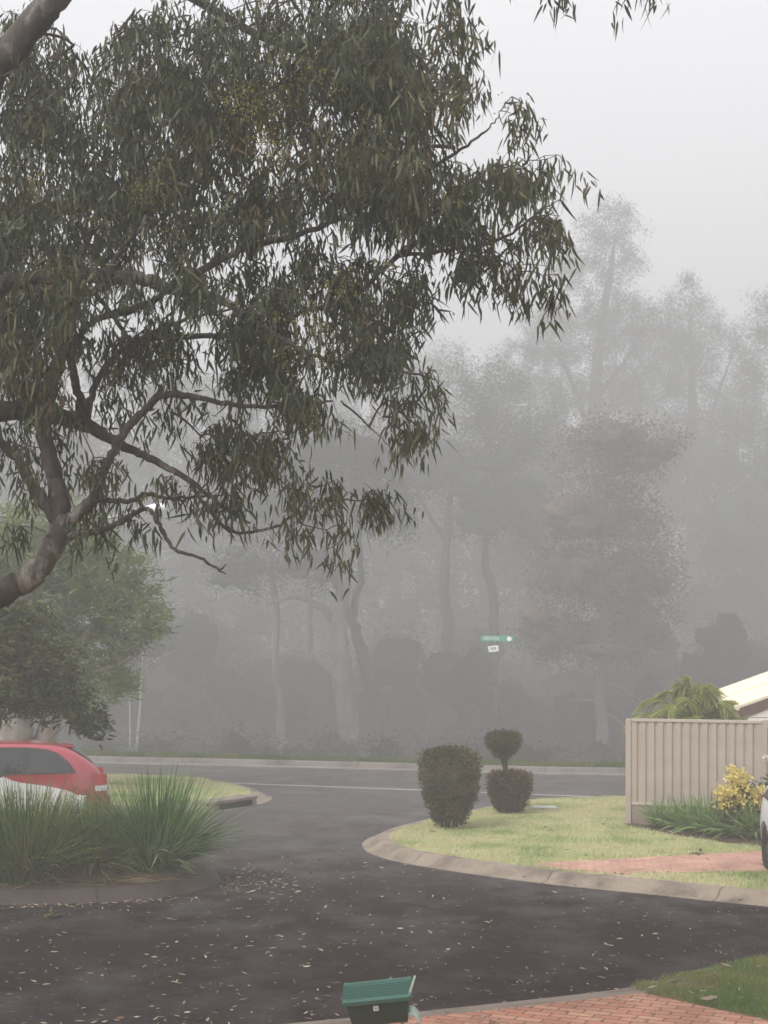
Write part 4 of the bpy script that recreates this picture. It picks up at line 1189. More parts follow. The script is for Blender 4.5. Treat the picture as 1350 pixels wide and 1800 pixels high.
for k in range(3):
    x0, x1 = k * PL + .05, (k + 1) * PL - .04
    MB().box(((x0 + x1) / 2, 0, FT - .02), (x1 - x0, .055, .05), bev=.006).build('top_rail', BEIGE_LIGHT, fence)
    MB().box(((x0 + x1) / 2, 0, .37), (x1 - x0, .05, .045), bev=.005).build('bottom_rail', BEIGE_LIGHT, fence)
    MB().box(((x0 + x1) / 2, .004, .16), (x1 - x0, .03, .36), bev=.003).build('plinth', PLINTH, fence)
    pr = []
    x = x0
    pitch = .147
    while x < x1 - .02:
        for o_, d_ in ((0, .012), (.088, .012), (.104, -.014), (.131, -.014)):
            if x + o_ < x1:
                pr.append((x + o_, d_))
        x += pitch
    pr.append((x1, .012))
    V = [(a, -b, .385) for a, b in pr] + [(a, -b, FT - .04) for a, b in pr]
    n = len(pr)
    mm = MB().add(V, [(i, i + 1, n + i + 1, n + i) for i in range(n - 1)])
    mm.add([(a, -b + .003, c_) for a, b, c_ in [(q[0], -q[1], q[2]) for q in V]], [(n + i, n + i + 1, i + 1, i) for i in range(n - 1)])
    mm.build('panel', BEIGE, fence)

CREAM = mat_plain('cream_roof_steel', (0.80, 0.72, 0.55), 0.45, 0.4, var=0.04, scale=3)
BROWN = mat_plain('brown_fascia', (0.115, 0.065, 0.055), 0.5, var=0.1)
WALL = mat_plain('house_render', (0.62, 0.55, 0.45), 0.8, var=0.08)
SOFFIT = mat_plain('white_board', (0.74, 0.70, 0.64), 0.6, var=0.05)
hx, hy = (1300 - 675) * 28.2 / FP, 28.2
house = thing('house', (hx, hy, -0.25), 'house corner with pale cream metal roof and brown gable trim behind the fence', 'house', rz=-0.1)
EZ, PITCH, SPAN, LEN = 2.30, 0.37, 7.0, 4.6
def roof_sheet(x0, y0, y1, z0, span, pitch, thick=.05):
    n = int((y1 - y0) / .19)
    mm = MB()
    half = span / 2
    top = []
    for i in range(n + 1):
        y = y0 + (y1 - y0) * i / n
        top.append((y, 0.0)); 
        if i < n:
            top += [(y + .03, .0), (y + .045, .022), (y + .075, .022), (y + .09, .0)]
    for sgn in (1, -1):
        V = []
        xa, xb = (x0, x0 + half) if sgn > 0 else (x0 + span, x0 + half)
        for y, b in top:
            V += [(xa, y, z0 + b), (xb, y, z0 + half * pitch + b)]
        for y, b in top:
            V += [(xa, y, z0 - thick), (xb, y, z0 + half * pitch - thick)]
        k = len(top)
        F = [(2 * i, 2 * i + 1, 2 * i + 3, 2 * i + 2) for i in range(k - 1)] + [(2 * (k + i) + 2, 2 * (k + i) + 3, 2 * (k + i) + 1, 2 * (k + i)) for i in range(k - 1)]
        F += [(0, 2 * k, 2 * k + 1, 1), (2 * k - 2, 2 * k - 1, 4 * k - 1, 4 * k - 2)]
        F += [(2 * i, 2 * i + 2, 2 * (k + i) + 2, 2 * (k + i)) for i in range(k - 1)]
        mm.add(V, F)
    return mm
rf = roof_sheet(0, 0, LEN - 1.9, EZ, SPAN, PITCH).build('roof', CREAM, house)
rf2 = roof_sheet(.10, LEN - 1.88, LEN + .6, EZ + .07, SPAN - .2, PITCH).build('roof', CREAM, house)
MB().box((.02 - .06, LEN / 2 - .95, EZ - .05), (.11, LEN - 1.9, .11), bev=.02).build('gutter', CREAM, rf)
MB().box((.04, LEN - .6, EZ + .02), (.11, 2.4, .11), bev=.02).build('gutter', CREAM, rf2)
half = SPAN / 2
for sgn in (1, -1):
    x0 = 0 if sgn > 0 else SPAN
    V = []
    for yy in (-.035, -.005):
        V += [(x0, yy, EZ - .06), (half, yy, EZ + half * PITCH - .06), (half, yy, EZ + half * PITCH - .24), (x0, yy, EZ - .24)]
    MB().add(V, [(0, 1, 2, 3)[::sgn], (7, 6, 5, 4)[::sgn], (0, 4, 5, 1)[::sgn], (1, 5, 6, 2)[::sgn], (2, 6, 7, 3)[::sgn], (3, 7, 4, 0)[::sgn]]).build('barge_board', BROWN, house)
V = []
for yy in (.0, .04):
    V += [(.12, yy, EZ - .22), (SPAN - .12, yy, EZ - .22), (half, yy, EZ + (half) * PITCH - .2)]
MB().add(V, [(0, 1, 2), (5, 4, 3), (0, 3, 4, 1), (1, 4, 5, 2), (2, 5, 3, 0)]).build('gable', SOFFIT, house)
MB().box((half, .03, EZ - .32), (SPAN - .3, .09, .17), bev=.01).build('fascia', SOFFIT, house)
w = MB()
w.box((half, LEN / 2 + .25, (EZ - .26) / 2), (SPAN - .9, LEN - .2, EZ - .3))
w.build('wall', WALL, house)
MB().box((half, .10, EZ - .55), (SPAN - .5, .08, .26)).build('lintel', BROWN, house)
wf = MB()
for xx in (1.2, 2.5):
    wf.box((xx + .0, .33, 1.2), (.06, .06, 1.0)); 
for zz in (.7, 1.7):
    wf.box((1.85, .33, zz), (1.36, .06, .06))
wn = wf.build('window', BROWN, house)
MB().box((1.85, .34, 1.2), (1.26, .03, .96)).build('pane', mat_glass('window_glass'), wn)


# ------------------------------------------------------------------ cars
TYRE = mat_plain('tyre_rubber', (0.018, 0.018, 0.018), 0.8, 0.3)
RIM = mat_plain('alloy', (0.5, 0.5, 0.5), 0.35, metal=0.8, var=0.05)
GLASS = mat_glass('car_glass')
BLACKP = mat_plain('black_trim', (0.02, 0.02, 0.02), 0.5)
REDLENS = mat_plain('red_lens', (0.45, 0.035, 0.03), 0.2, 0.6, var=0.1)
CLEAR = mat_plain('clear_lens', (0.75, 0.75, 0.74), 0.2, 0.6, var=0.1)

def car(label, loc, rz, paint, top, belt, antenna=False, spoiler=False, cab=0.0):
    """hatchback: +x is the front. top/belt: outlines along the length"""
    root = thing('parked_car', loc, label, 'car', rz=rz)
    X = np.array([-2.14, -2.11, -2.05, -1.95, -1.8, -1.62, -1.45, -1.25, -1.0, -.7, -.35, 0, .35, .65, .9, 1.15, 1.35, 1.55, 1.75, 1.92, 2.04, 2.11, 2.14])
    tz = np.interp(X, *zip(*top)); bz = np.minimum(np.interp(X, *zip(*belt)), tz - .02)
    W = .86 * (1 - .22 * np.clip((np.abs(X) - 1.5) / .64, 0, 1) ** 2.4)
    def sec(i):
        h = np.clip((tz[i] - bz[i]) / .5, 0, 1)
        w = W[i]; wr = w * (.93 - .19 * h)
        zr = min(.06, (tz[i] - bz[i]) * .35)
        z0 = .2 + .12 * np.clip((abs(X[i]) - 1.75) / .4, 0, 1)
        zm = min(.68, bz[i] - .05)
        half = [(0, z0), (w * .86, z0), (w * .97, min(z0 + .08, zm - .1)), (w, .48 if zm > .5 else (z0 + zm) / 2), (w * 1.0, zm), (w * .965, bz[i]), (wr + .02, tz[i] - zr), (wr - .09, tz[i] - zr * .2), (0, tz[i])]
        return half
    V = []; K = 16
    for i in range(len(X)):
        h = sec(i)
        ring = h + [(-a, b) for a, b in h[-2:0:-1]]
        V += [(X[i], a, b) for a, b in ring]
    n = len(X)
    F = [(i * K + j, i * K + (j + 1) % K, (i + 1) * K + (j + 1) % K, (i + 1) * K + j) for i in range(n - 1) for j in range(K)]
    F += [tuple(range(K - 1, -1, -1)), tuple((n - 1) * K + j for j in range(K))]
    body = MB().add(V, F).build('body', paint, None, smooth=True)
    bm = bmesh.new(); bm.from_mesh(body.data); bmesh.ops.recalc_face_normals(bm, faces=bm.faces); bm.to_mesh(body.data); bm.free()
    sb = body.modifiers.new('sub', 'SUBSURF'); sb.levels = 1; sb.render_levels = 1
    cut = MB()
    wx = (-1.3, 1.32)
    for q in wx:
        for s in (-1, 1):
            a = np.arange(24) * 2 * math.pi / 24
            Vc = [(q + .36 * math.cos(t), s * .62, .31 + .36 * math.sin(t)) for t in a] + [(q + .36 * math.cos(t), s * 1.1, .31 + .36 * math.sin(t)) for t in a]
            fc = [(j, (j + 1) % 24, 24 + (j + 1) % 24, 24 + j) for j in range(24)] + [tuple(range(23, -1, -1)), tuple(range(24, 48))]
            cut.add(Vc, fc)
    co = cut.build('cutter', BLACKP)
    bm = bmesh.new(); bm.from_mesh(co.data); bmesh.ops.recalc_face_normals(bm, faces=bm.faces); bm.to_mesh(co.data); bm.free()
    bo = body.modifiers.new('arch', 'BOOLEAN'); bo.operation = 'DIFFERENCE'; bo.object = co; bo.solver = 'EXACT'
    dg = bpy.context.evaluated_depsgraph_get()
    me = bpy.data.meshes.new_from_object(body.evaluated_get(dg))
    body.modifiers.clear()
    body.data = me
    me.set_sharp_from_angle(angle=math.radians(40))
    bpy.data.objects.remove(co)
    body.parent = root
    # the skin as a function, for glass and lamps that follow it
    def skin(x, t, off):
        tt = np.interp(x, X, tz); bb = np.interp(x, X, bz); w = np.interp(x, X, W)
        h = min(max((tt - bb) / .5, 0), 1); wr = w * (.93 - .19 * h)
        y0, z0 = w * .965, bb; y1, z1 = wr + .02, tt - min(.06, (tt - bb) * .35)
        return (x, y0 + (y1 - y0) * t + off, z0 + (z1 - z0) * t + off * .3)
    def side_glass(xs, lo, hi):
        for s in (1, -1):
            V = []
            for i, x in enumerate(xs):
                for t in (lo[i], (lo[i] + hi[i]) / 2, hi[i]):
                    a = skin(x, t, .004 if True else 0); V.append((a[0], a[1] * s, a[2]))
            for i, x in enumerate(xs):
                for t in (lo[i], (lo[i] + hi[i]) / 2, hi[i]):
                    a = skin(x, t, -.02); V.append((a[0], a[1] * s, a[2]))
            k = len(xs)
            F = []
            for i in range(k - 1):
                for j in range(2):
                    q = (3 * i + j, 3 * i + j + 1, 3 * i + j + 4, 3 * i + j + 3)
                    F.append(q if s < 0 else q[::-1])
            yield MB().add(V, F)
    for m in side_glass([.72 - cab, .5 - cab, .2 - cab * .6, -.02], [.08] * 4, [.5, .78, .9, .92]):
        m.build('window', GLASS, root, True)
    for m in side_glass([-.12, -.4, -.72], [.08] * 3, [.92, .92, .92]):
        m.build('window', GLASS, root, True)
    for m in side_glass([-.82, -1.0, -1.2, -1.38, -1.52], [.09, .09, .1, .11, .12], [.92, .9, .84, .66, .2]):
        m.build('window', GLASS, root, True)
    # black surround of the side glass
    for m in side_glass([.80 - cab, .6 - cab, .3 - cab * .7, -cab * .2, -.4, -.8, -1.1, -1.3, -1.48, -1.6], [.035] * 10, [.44, .76, .95, .96, .965, .96, .93, .82, .5, .1]):
        for v in m.V:
            v[:, 1] -= np.sign(v[:, 1]) * .003
        m.build('window_frame', BLACKP, root, True)
    # screens
    def screen(x0, x1, name):
        V = []
        for x in np.linspace(x0, x1, 6):
            tt = np.interp(x, X, tz); w = np.interp(x, X, W); bb = np.interp(x, X, bz)
            h = min(max((tt - bb) / .5, 0), 1); wr = w * (.93 - .19 * h) - .14
            for y in np.linspace(-1, 1, 9):
                V.append((x, y * wr, tt + .006 - .012 * y * y))
        F = [(i * 9 + j, i * 9 + j + 1, (i + 1) * 9 + j + 1, (i + 1) * 9 + j) for i in range(5) for j in range(8)]
        o = MB().add(V, F).build(name, GLASS, root, True)
    screen(.75 - cab, 1.26 - cab, 'windscreen'); screen(-1.5, -1.9, 'rear_window')
    # tail lamps and head lamps wrapped round the corners
    def lamp(x0, x1, za, zb, m, name):
        for s in (1, -1):
            V = []
            xs = np.linspace(x0, x1, 5)
            for x in xs:
                w = np.interp(x, X, W) + .006
                for z in (za, (za + zb) / 2, zb):
                    V.append((x, s * (w - .01 * (z > .8)), z))
            w = np.interp(x0, X, W)
            e = -.008 if x0 < 0 else .008
            F = [((3 * i + j), (3 * i + j + 1), (3 * i + j + 4), (3 * i + j + 3)) for i in range(4) for j in range(2)]
            k = len(V)
            for z in (za, (za + zb) / 2, zb):
                V.append((x0 + e, s * (w - .22), z))
            F += [(k, k + 1, 1, 0), (k + 1, k + 2, 2, 1)]
            MB().add(V, F).build(name, m, root, True)
    lamp(-2.13, -1.9, .74, .93, REDLENS, 'tail_light'); lamp(-2.135, -1.92, .64, .735, CLEAR, 'reverse_light')
    lamp(2.12, 1.85, .62, .74, CLEAR, 'headlight')
    for x, nm in ((-2.15, 'bumper'), (2.15, 'bumper')):
        MB().box((x, 0, .42), (.10, 1.2, .26), bev=.04).build(nm, paint, root, True)
    for s in (1, -1):
        MB().box((0, s * .845, .27), (1.9, .06, .1), bev=.02).build('sill', BLACKP, root)
        MB().box((.68 - cab, s * .95, .98), (.12, .2, .13), bev=.04).build('mirror', paint, root, True)
        for xh in (-.55, .3):
            MB().box((xh, s * .868, .80), (.17, .03, .03), bev=.01).build('door_handle', paint, root)
    for q in wx:
        for s in (-1, 1):
            wheel = MB().lathe([(.10, -.09), (.29, -.1), (.315, -.07), (.32, 0), (.315, .07), (.29, .1), (.21, .085), (.10, .075)], (0, 0, 0), 'y').build('tyre', TYRE, root, 'auto', (q, s * .74, .318))
            rm = MB().lathe([(.0, .06), (.05, .065), (.06, .05), (.19, .05), (.205, .09), (.215, .086)], (0, 0, 0), 'y')
            for kk in range(5):
                an = kk * 2 * math.pi / 5
                rm.box((.12 * math.cos(an), .062, .12 * math.sin(an)), (.16, .02, .045), Matrix.Rotation(-an, 3, 'Y'))
            o = rm.build('rim', RIM, wheel, 'auto')
            if s < 0:
                o.rotation_euler = (0, 0, math.pi)
    for s in (1, -1):
        for xd in (-.95, -.08, .78):
            P = [(xd + dx, s * (np.interp(xd + dx, X, W) * f + .002), z) for dx, f, z in ((-.03, .97, .30), (-.01, 1.0, .45), (0, 1.0, .66), (.02, .985, .82), (.03, .968, .91))]
            MB().tube(P, .005, 4).build('door_seam', BLACKP, root)
    MB().box((-2.2, 0, .62), (.02, .4, .11)).build('number_plate', CLEAR, root)
    if spoiler:
        MB().box((-1.50, 0, np.interp(-1.5, X, tz) + .012), (.2, .95, .03), Matrix.Rotation(math.radians(-8), 3, 'Y'), .01).build('spoiler', paint, root, True)
    if antenna:
        MB().tube([(-1.15, 0, np.interp(-1.15, X, tz)), (-1.62, 0, np.interp(-1.15, X, tz) + .44)], (.007, .003), 6).build('antenna', BLACKP, root)
    return root

HT = [(-2.14, .58), (-2.10, .86), (-2.02, 1.0), (-1.8, 1.2), (-1.55, 1.37), (-1.4, 1.43), (-1.0, 1.47), (-.5, 1.49), (0, 1.49), (.4, 1.46), (.7, 1.39), (.95, 1.22), (1.25, 1.0), (1.5, .93), (1.85, .83), (2.05, .72), (2.14, .55)]
HB = [(-2.14, .6), (-2.0, .96), (-1.5, .95), (0, .93), (1.2, .92), (1.6, .86), (2.14, .7)]
RED = mat_plain('red_paint', (0.33, 0.016, 0.032), 0.28, 0.5, var=0.03, coat=1.0)
WHITE = mat_plain('white_paint', (0.78, 0.78, 0.76), 0.3, 0.5, var=0.02, coat=0.6)
SILVER = mat_plain('pearl_paint', (0.66, 0.67, 0.70), 0.3, 0.5, var=0.02, coat=0.6)
car('red hatchback parked side on behind the grass clumps, tail to the right', (-7.02, 26.7, 0.012), math.pi + 0.24, RED, HT, HB, True, True)
car('white car showing its bonnet through the grass in front of the red hatchback', (-6.9, 24.0, 0.012), 0.0, WHITE, [(-2.14, .58), (-2.10, .86), (-2.02, 1.0), (-1.8, 1.2), (-1.55, 1.37), (-1.4, 1.43), (-1.0, 1.47), (-.5, 1.49), (-.2, 1.48), (.05, 1.44), (.35, 1.37), (.6, 1.2), (.9, .98), (1.15, .93), (1.6, .87), (1.92, .79), (2.05, .70), (2.14, .55)], HB, cab=.35)
pc = car('pearl white car tail at the right edge on the brick driveway', (5.93, 19.54, 0.075), math.radians(-94), SILVER, HT, HB)
pc.rotation_euler = (0, 0.04, math.radians(-94))


# ------------------------------------------------------------------ mailbox
GREEN = mat_plain('green_plastic', (0.004, 0.026, 0.019), 0.3, 0.5, var=0.1)
GREENL = mat_plain('green_lid_plastic', (0.024, 0.088, 0.068), 0.38, 0.5, var=0.08, scale=14)
PLATE = mat_plain('lock_plate', (0.45, 0.46, 0.42), 0.4, metal=0.3)
BLACK = mat_plain('black_post_paint', (0.008, 0.008, 0.008), 0.4)
HOLD = mat_plain('grey_green_plastic', (0.30, 0.38, 0.34), 0.4, var=0.1)
MY = 9.47
c = at(667, 1770, MY)
mail = thing('mailbox', (c[0], c[1], 0.08), 'tilted green plastic mailbox with ribbed lid on a black post', 'mailbox', rz=math.radians(-3))
mz = c[2] - 0.08
tilt = Matrix.Rotation(math.radians(-6.5), 3, 'Y')
def put(mb, z=mz):
    for v in mb.V:
        v[:] = (np.array(tilt) @ v.T).T
        v[:, 2] += z
    return mb
# body: tapering trough, rounded front edge
sec = [(-.115, .075), (-.118, .02), (-.108, -.05), (-.085, -.085), (-.05, -.098), (.09, -.098), (.115, -.08), (.115, .125)]
k = len(sec)
V = []
for xx, sc_ in ((-.185, .93), (-.192, 1), (.192, 1), (.185, .93)):
    for y, z in sec:
        tx = xx * (1 - .13 * max(0, (.075 - z)) / .173)
        V.append((tx, y * sc_, z * (1 if z > .07 else sc_)))
F = [(a * k + j, a * k + (j + 1) % k, (a + 1) * k + (j + 1) % k, (a + 1) * k + j) for a in range(3) for j in range(k)] + [tuple(range(k - 1, -1, -1)), tuple(3 * k + j for j in range(k))]
put(MB().add(V, F)).build('body', GREEN, mail, 'auto')
# lid: sloping ribbed roof with a raised border and a lip
a = math.radians(17)
def lidp(x, u, h):
    u *= .86
    return (x, -.15 + u * math.cos(a) - h * math.sin(a), .066 + u * math.sin(a) + h * math.cos(a))
m = MB()
us = []
for i in range(9):
    u = .045 + i * .0225
    us += [(u, .011), (u + .007, .011), (u + .0115, -.002), (u + .018, -.002)]
us = [(0, -.012), (0, .012), (.014, .016), (.022, .014), (.032, .004)] + us + [(.25, .004), (.258, .015), (.27, .018), (.285, .012), (.285, -.012)]
k = len(us)
V = []
xsn = [(-.213, 0), (-.208, 1), (-.195, 1), (-.188, .5), (.188, .5), (.195, 1), (.208, 1), (.213, 0)]
for x, lvl in xsn:
    for u, h in us:
        hh = h if abs(x) < .19 else (.016 if lvl and h > 0 else min(h, .006))
        V.append(lidp(x, u, hh))
F = [(q * k + j, q * k + j + 1, (q + 1) * k + j + 1, (q + 1) * k + j) for q in range(len(xsn) - 1) for j in range(k - 1)]
F += [(q * k + k - 1, q * k, (q + 1) * k, (q + 1) * k + k - 1) for q in range(len(xsn) - 1)]
F += [tuple(range(k)), tuple((len(xsn) - 1) * k + j for j in range(k))[::-1]]
put(m.add(V, F)).build('lid', GREENL, mail, 'auto')
m = MB().box((.222, -.085, .135), (.014, .035, .11), Matrix.Rotation(math.radians(24), 3, 'Y'), .004)
put(m).build('flag', HOLD, mail)
lk = put(MB().box((-.012, -.121, .022), (.034, .012, .032), bev=.004)).build('lock', PLATE, mail, 'auto')
put(MB().box((-.012, -.129, .022), (.005, .004, .008))).build('keyhole', BLACK, lk)
# newspaper holder: a curved open strap at the right end
pts = [(.17, -.05), (.185, -.04), (.205, -.045), (.225, -.07), (.235, -.10), (.232, -.135), (.215, -.165), (.185, -.18), (.155, -.17), (.135, -.14), (.13, -.1)]
pts = spline(np.array(pts), 4)
V = []
for x, z in pts:
    nx = .0035
    V += [(x, -.10, z), (x, .10, z)]
F = [(2 * i, 2 * i + 1, 2 * i + 3, 2 * i + 2) for i in range(len(pts) - 1)]
o = put(MB().add(V, F)).build('newspaper_holder', HOLD, mail, True)
sm = o.modifiers.new('thick', 'SOLIDIFY'); sm.thickness = .006
MB().tube([(0.03, .02, 0), (0.025, .02, mz - .08)], (.031, .031), 14).build('post', BLACK, mail, 'auto')

# ------------------------------------------------------------------ street furniture
GREY = mat_plain('galvanised_steel', (0.36, 0.37, 0.37), 0.45, metal=0.5)
DULL = mat_plain('weathered_pole', (0.16, 0.16, 0.155), 0.6)
SIGN_G = mat_plain('sign_green', (0.11, 0.36, 0.27), 0.45, var=0.1)
SIGN_L = mat_plain('sign_faded_letters', (0.45, 0.55, 0.50), 0.5, var=0.1)
SIGN_W = mat_plain('sign_white', (0.85, 0.87, 0.88), 0.4, var=0.05)
SIGN_T = mat_plain('sign_grey_ink', (0.25, 0.28, 0.32), 0.5)
SY = 40.6
b = at(874, 1123, SY)
sign = thing('street_sign', (b[0], SY, 0.135), 'green street name blade with a white dot and small white plate on a pole', 'street sign', rz=0.0)
sz = b[2] - .135
MB().tube([(0, .03, 0), (0, .03, sz + .12)], (.019, .019), 10).build('pole', DULL, sign, 'auto')
bl = MB().box((0, 0, sz), (.86, .025, .155), bev=.01).build('blade', SIGN_G, sign)
m = MB()
x = -.36
for wd in (.05, .045, .05, .02, .045, .05, .045):
    m.box((x + wd / 2, -.016, sz + .012), (wd, .004, .085)); x += wd + .016
m.build('lettering', SIGN_L, bl)
m = MB().lathe([(0, -.019), (.062, -.019), (.062, -.013)], (.315, 0, sz), 'y', 20)
m.build('dot', SIGN_W, bl)
pz = sz - (1140.5 - 1123) * SY / FP
plm = MB().box((-.10, -.005, pz), (.27, .02, .155), Matrix.Rotation(math.radians(-6), 3, 'Y'), .006)
pl = plm.build('plate', SIGN_W, sign)
m = MB()
for xx in (-.155, -.105, -.05):
    m.box((xx, -.017, pz + .01 + (xx + .1) * .1), (.034, .004, .075), Matrix.Rotation(math.radians(-6), 3, 'Y'))
m.build('lettering', SIGN_T, pl)

LY = 34.2
a0 = at(92, 1122, LY)
lamp = thing('street_lamp', (a0[0], LY, .12), 'grey street lamp arm with white head behind the lower gum limb', 'street lamp')
h = at(262, 897, LY) - np.array([a0[0], LY, .12])
MB().tube([(0, 0, 0), (0, 0, 3), (0, 0, h[2] - .45)], (.09, .075, .06), 12).build('pole', GREY, lamp, 'auto')
MB().tube([(0, 0, h[2] - .5), (.25, 0, h[2] - .38), (1.0, 0, h[2] - .22), (h[0] - .4, 0, h[2] - .08), (h[0] - .1, 0, h[2])], (.05, .045, .038, .034, .03), 10).build('arm', GREY, lamp, 'auto')
MB().lathe([(0, -.34), (.04, -.34), (.07, -.2), (.11, 0), (.12, .15), (.10, .28), (.03, .33), (0, .335)], (0, 0, 0), 'x', 16).build('lamp_head', SIGN_W, lamp, True, (h[0] + .05, 0, h[2] + .02)).rotation_euler = (0, math.radians(-8), 0)

# drain inlet in the left corner kerb
i0 = int(np.argmin(np.linalg.norm(lc_back - np.array([-3.15, 29.85]), axis=1)))
dp = lc_back[i0 - 4:i0 + 7]
mid = dp[len(dp) // 2]; t = unit(dp[-1] - dp[0]); an = math.atan2(t[1], t[0])
nn = np.array([t[1], -t[0]]) * -1.0
dl = mid + nn * .12
drain = thing('drain_inlet', (dl[0], dl[1], 0.0), 'dark kerb drain opening under a concrete lintel on the left corner', 'drain', rz=an)
flip = -1.0
MB().box((0, .03, .165), (1.35, .44, .065), bev=.015).build('lintel', LINTEL, drain, 'auto')
MB().box((0, .20, .074), (1.06, .05, .112)).build('opening', mat_plain('drain_dark', (0.012, 0.011, 0.011), 0.9), drain)
MB().box((-.6, .16, .074), (.14, .14, .114), bev=.012).build('jamb', LINTEL, drain, 'auto')
MB().box((.6, .16, .074), (.14, .14, .114), bev=.012).build('jamb', LINTEL, drain, 'auto')

COVER = mat_plain('pale_cover', (0.45, 0.45, 0.43), 0.6)
# pit lid on the right lawn
p = gr(957, 1419, .15)
lid = thing('pit_lid', (p[0], p[1], .128), 'flat white pit cover in the lawn behind the topiary', 'pit cover')
MB().box((0, 0, .012), (.50, .42, .03), bev=.006).build('frame', APRON, lid)
MB().box((0, 0, .03), (.42, .34, .012), bev=.004).build('cover', COVER, lid)

# ------------------------------------------------------------------ fallen leaves and small litter
LIT = mat_leaf('fallen_leaf', [(0.0, (0.06, 0.036, 0.024)), (0.35, (0.16, 0.10, 0.065)), (0.65, (0.34, 0.26, 0.19)), (1.0, (0.60, 0.53, 0.44))], 0.6, 0.05)
def litter(P, L0, L1, wr=.12):
    n = len(P)
    a = R.uniform(0, 2 * math.pi, n)
    D = np.stack([np.cos(a), np.sin(a), R.uniform(.0, .12, n)], 1)
    L = R.uniform(L0, L1, n)
    return strips(P, unit(D), L, .004 + L * (wr - .045) * R.uniform(.5, 1.3, n), np.stack([R.normal(0, .15, n), R.normal(0, .15, n), R.uniform(-.15, .2, n)], 1), face=np.stack([R.normal(0, .45, n), R.normal(0, .45, n), np.ones(n)], 1))
n = 1900
X = R.uniform(-5.2, 5.5, n); Y = 13.0 + 11 * R.uniform(0, 1, n) ** 1.5
P = np.stack([X, Y], 1)
k = ~in_poly(P, RIGHT) & ~in_poly(P, BED) & ~in_poly(P, NEAR)
P = P[k]
# drift against the bed and along the kerbs
d1 = np.stack([-2.2 + np.abs(R.normal(0, .55, 270)), 20.4 + R.normal(0, .55, 270)], 1)
d2 = np.stack([R.uniform(-4.8, -2.3, 170), np.zeros(170)], 1); d2[:, 1] = 18.75 + .28 * (d2[:, 0] + 4.6) - np.abs(R.normal(0, .14, 170))
d1 = d1[~in_poly(d1, BED)]; d2 = d2[~in_poly(d2, BED)]
d3 = np.array([right_back[i] for i in R.integers(20, 66, 70)]) + R.normal(0, .35, (70, 2)); d3 = d3[~in_poly(d3, RIGHT)]
P = np.concatenate([P, d1, d2, d3])
P = np.column_stack([P, R.uniform(.008, .018, len(P))])
P[-len(d3):, 2] += .03
tag(fast_quads('leaf_litter', litter(P, .02, .088), 8, LIT), 'scattered pale and brown gum leaves and bark bits on the asphalt', 'leaf litter', kind='stuff')
n = 260
P = np.stack([R.uniform(-1.2, 5.4, n), R.uniform(12.3, 15.2, n)], 1)
kb = in_poly(P, brick_near) | in_poly(P, near_grass)
P = P[kb]; P = np.column_stack([P, np.full(len(P), .115)]); P[in_poly(P, brick_near), 2] = .096
tag(fast_quads('leaf_litter', litter(P, .04, .11), 8, LIT), 'few fallen leaves on the near brick driveway and grass corner', 'leaf litter', kind='stuff')
n = 160
P = np.stack([R.uniform(.6, 5.4, n), R.uniform(19.6, 26, n)], 1); P = P[in_poly(P, RIGHT)]
P = np.column_stack([P, np.full(len(P), .175)])
tag(fast_quads('leaf_litter', litter(P, .05, .12), 8, LIT), 'sparse fallen leaves on the right corner lawn', 'leaf litter', kind='stuff')

def leaf_thing(x, y, z, name, label, cat, n, L, W, m, sp, up=.1):
    p = gr(x, y, z)
    q = np.column_stack([R.normal(0, sp, n), R.normal(0, sp * .7, n), np.abs(R.normal(0, .012, n)) + .01])
    a = R.uniform(0, 6.28, n)
    D = unit(np.stack([np.cos(a), np.sin(a) * .6, R.uniform(0, up, n)], 1))
    o = fast_quads(name, strips(q, D, np.full(n, L) * R.uniform(.7, 1.2, n), np.full(n, W), R.normal(size=(n, 3)) * .2, face=np.stack([R.normal(0, .3, n), R.normal(0, .3, n), np.ones(n)], 1)), 8, m)
    o.location = (p[0], p[1], z)
    return tag(o, label, cat)
leaf_thing(78, 1613, .0, 'leaf_sprig', 'fallen green leaf sprig on the asphalt below the left bed', 'leaf sprig', 12, .15, .02, mat_leaf('sprig_leaf', [(0, (.10, .11, .05)), (1, (.2, .2, .11))]), .07, .5)
leaf_thing(1232, 1757, .13, 'dry_leaf', 'large pale curled leaf lying on the near grass corner', 'leaf', 1, .17, .028, LIT, .01, .1)
leaf_thing(1224, 1500, .14, 'bark_strip', 'dark flat bark scrap at the far edge of the salmon driveway', 'bark', 5, .2, .03, mat_plain('dark_bark_scrap', (.06, .04, .03), .9), .06, .05)
leaf_thing(1082, 1541, .10, 'paper_scrap', 'small pale scrap on the kerb by the salmon driveway', 'litter', 3, .08, .02, COVER, .02, .15)
leaf_thing(1187, 1465, .165, 'paper_scrap', 'pale scrap on the mulch under the strap leaved plants', 'litter', 2, .14, .02, COVER, .02, .05)
leaf_thing(1213, 1571, .05, 'paper_scrap', 'tiny white scrap upright in the gutter of the right kerb', 'litter', 2, .06, .014, COVER, .01, 1.5)

# ------------------------------------------------------------------ air, light, camera
haze_mb = MB().box((0, 110, 26.0), (310, 320, 66.0))
hm = bpy.data.materials.new('haze_air'); hm.use_nodes = True
nt = hm.node_tree; nt.nodes.clear()
out = nt.nodes.new('ShaderNodeOutputMaterial')
pv = nt.nodes.new('ShaderNodeVolumePrincipled')
pv.inputs['Color'].default_value = (0.68, 0.68, 0.685, 1)
pv.inputs['Density'].default_value = 0.0082
pv.inputs['Anisotropy'].default_value = 0.2
nt.links.new(pv.outputs[0], out.inputs['Volume'])
hz = haze_mb.build('haze', hm)
tag(hz, kind='stuff')

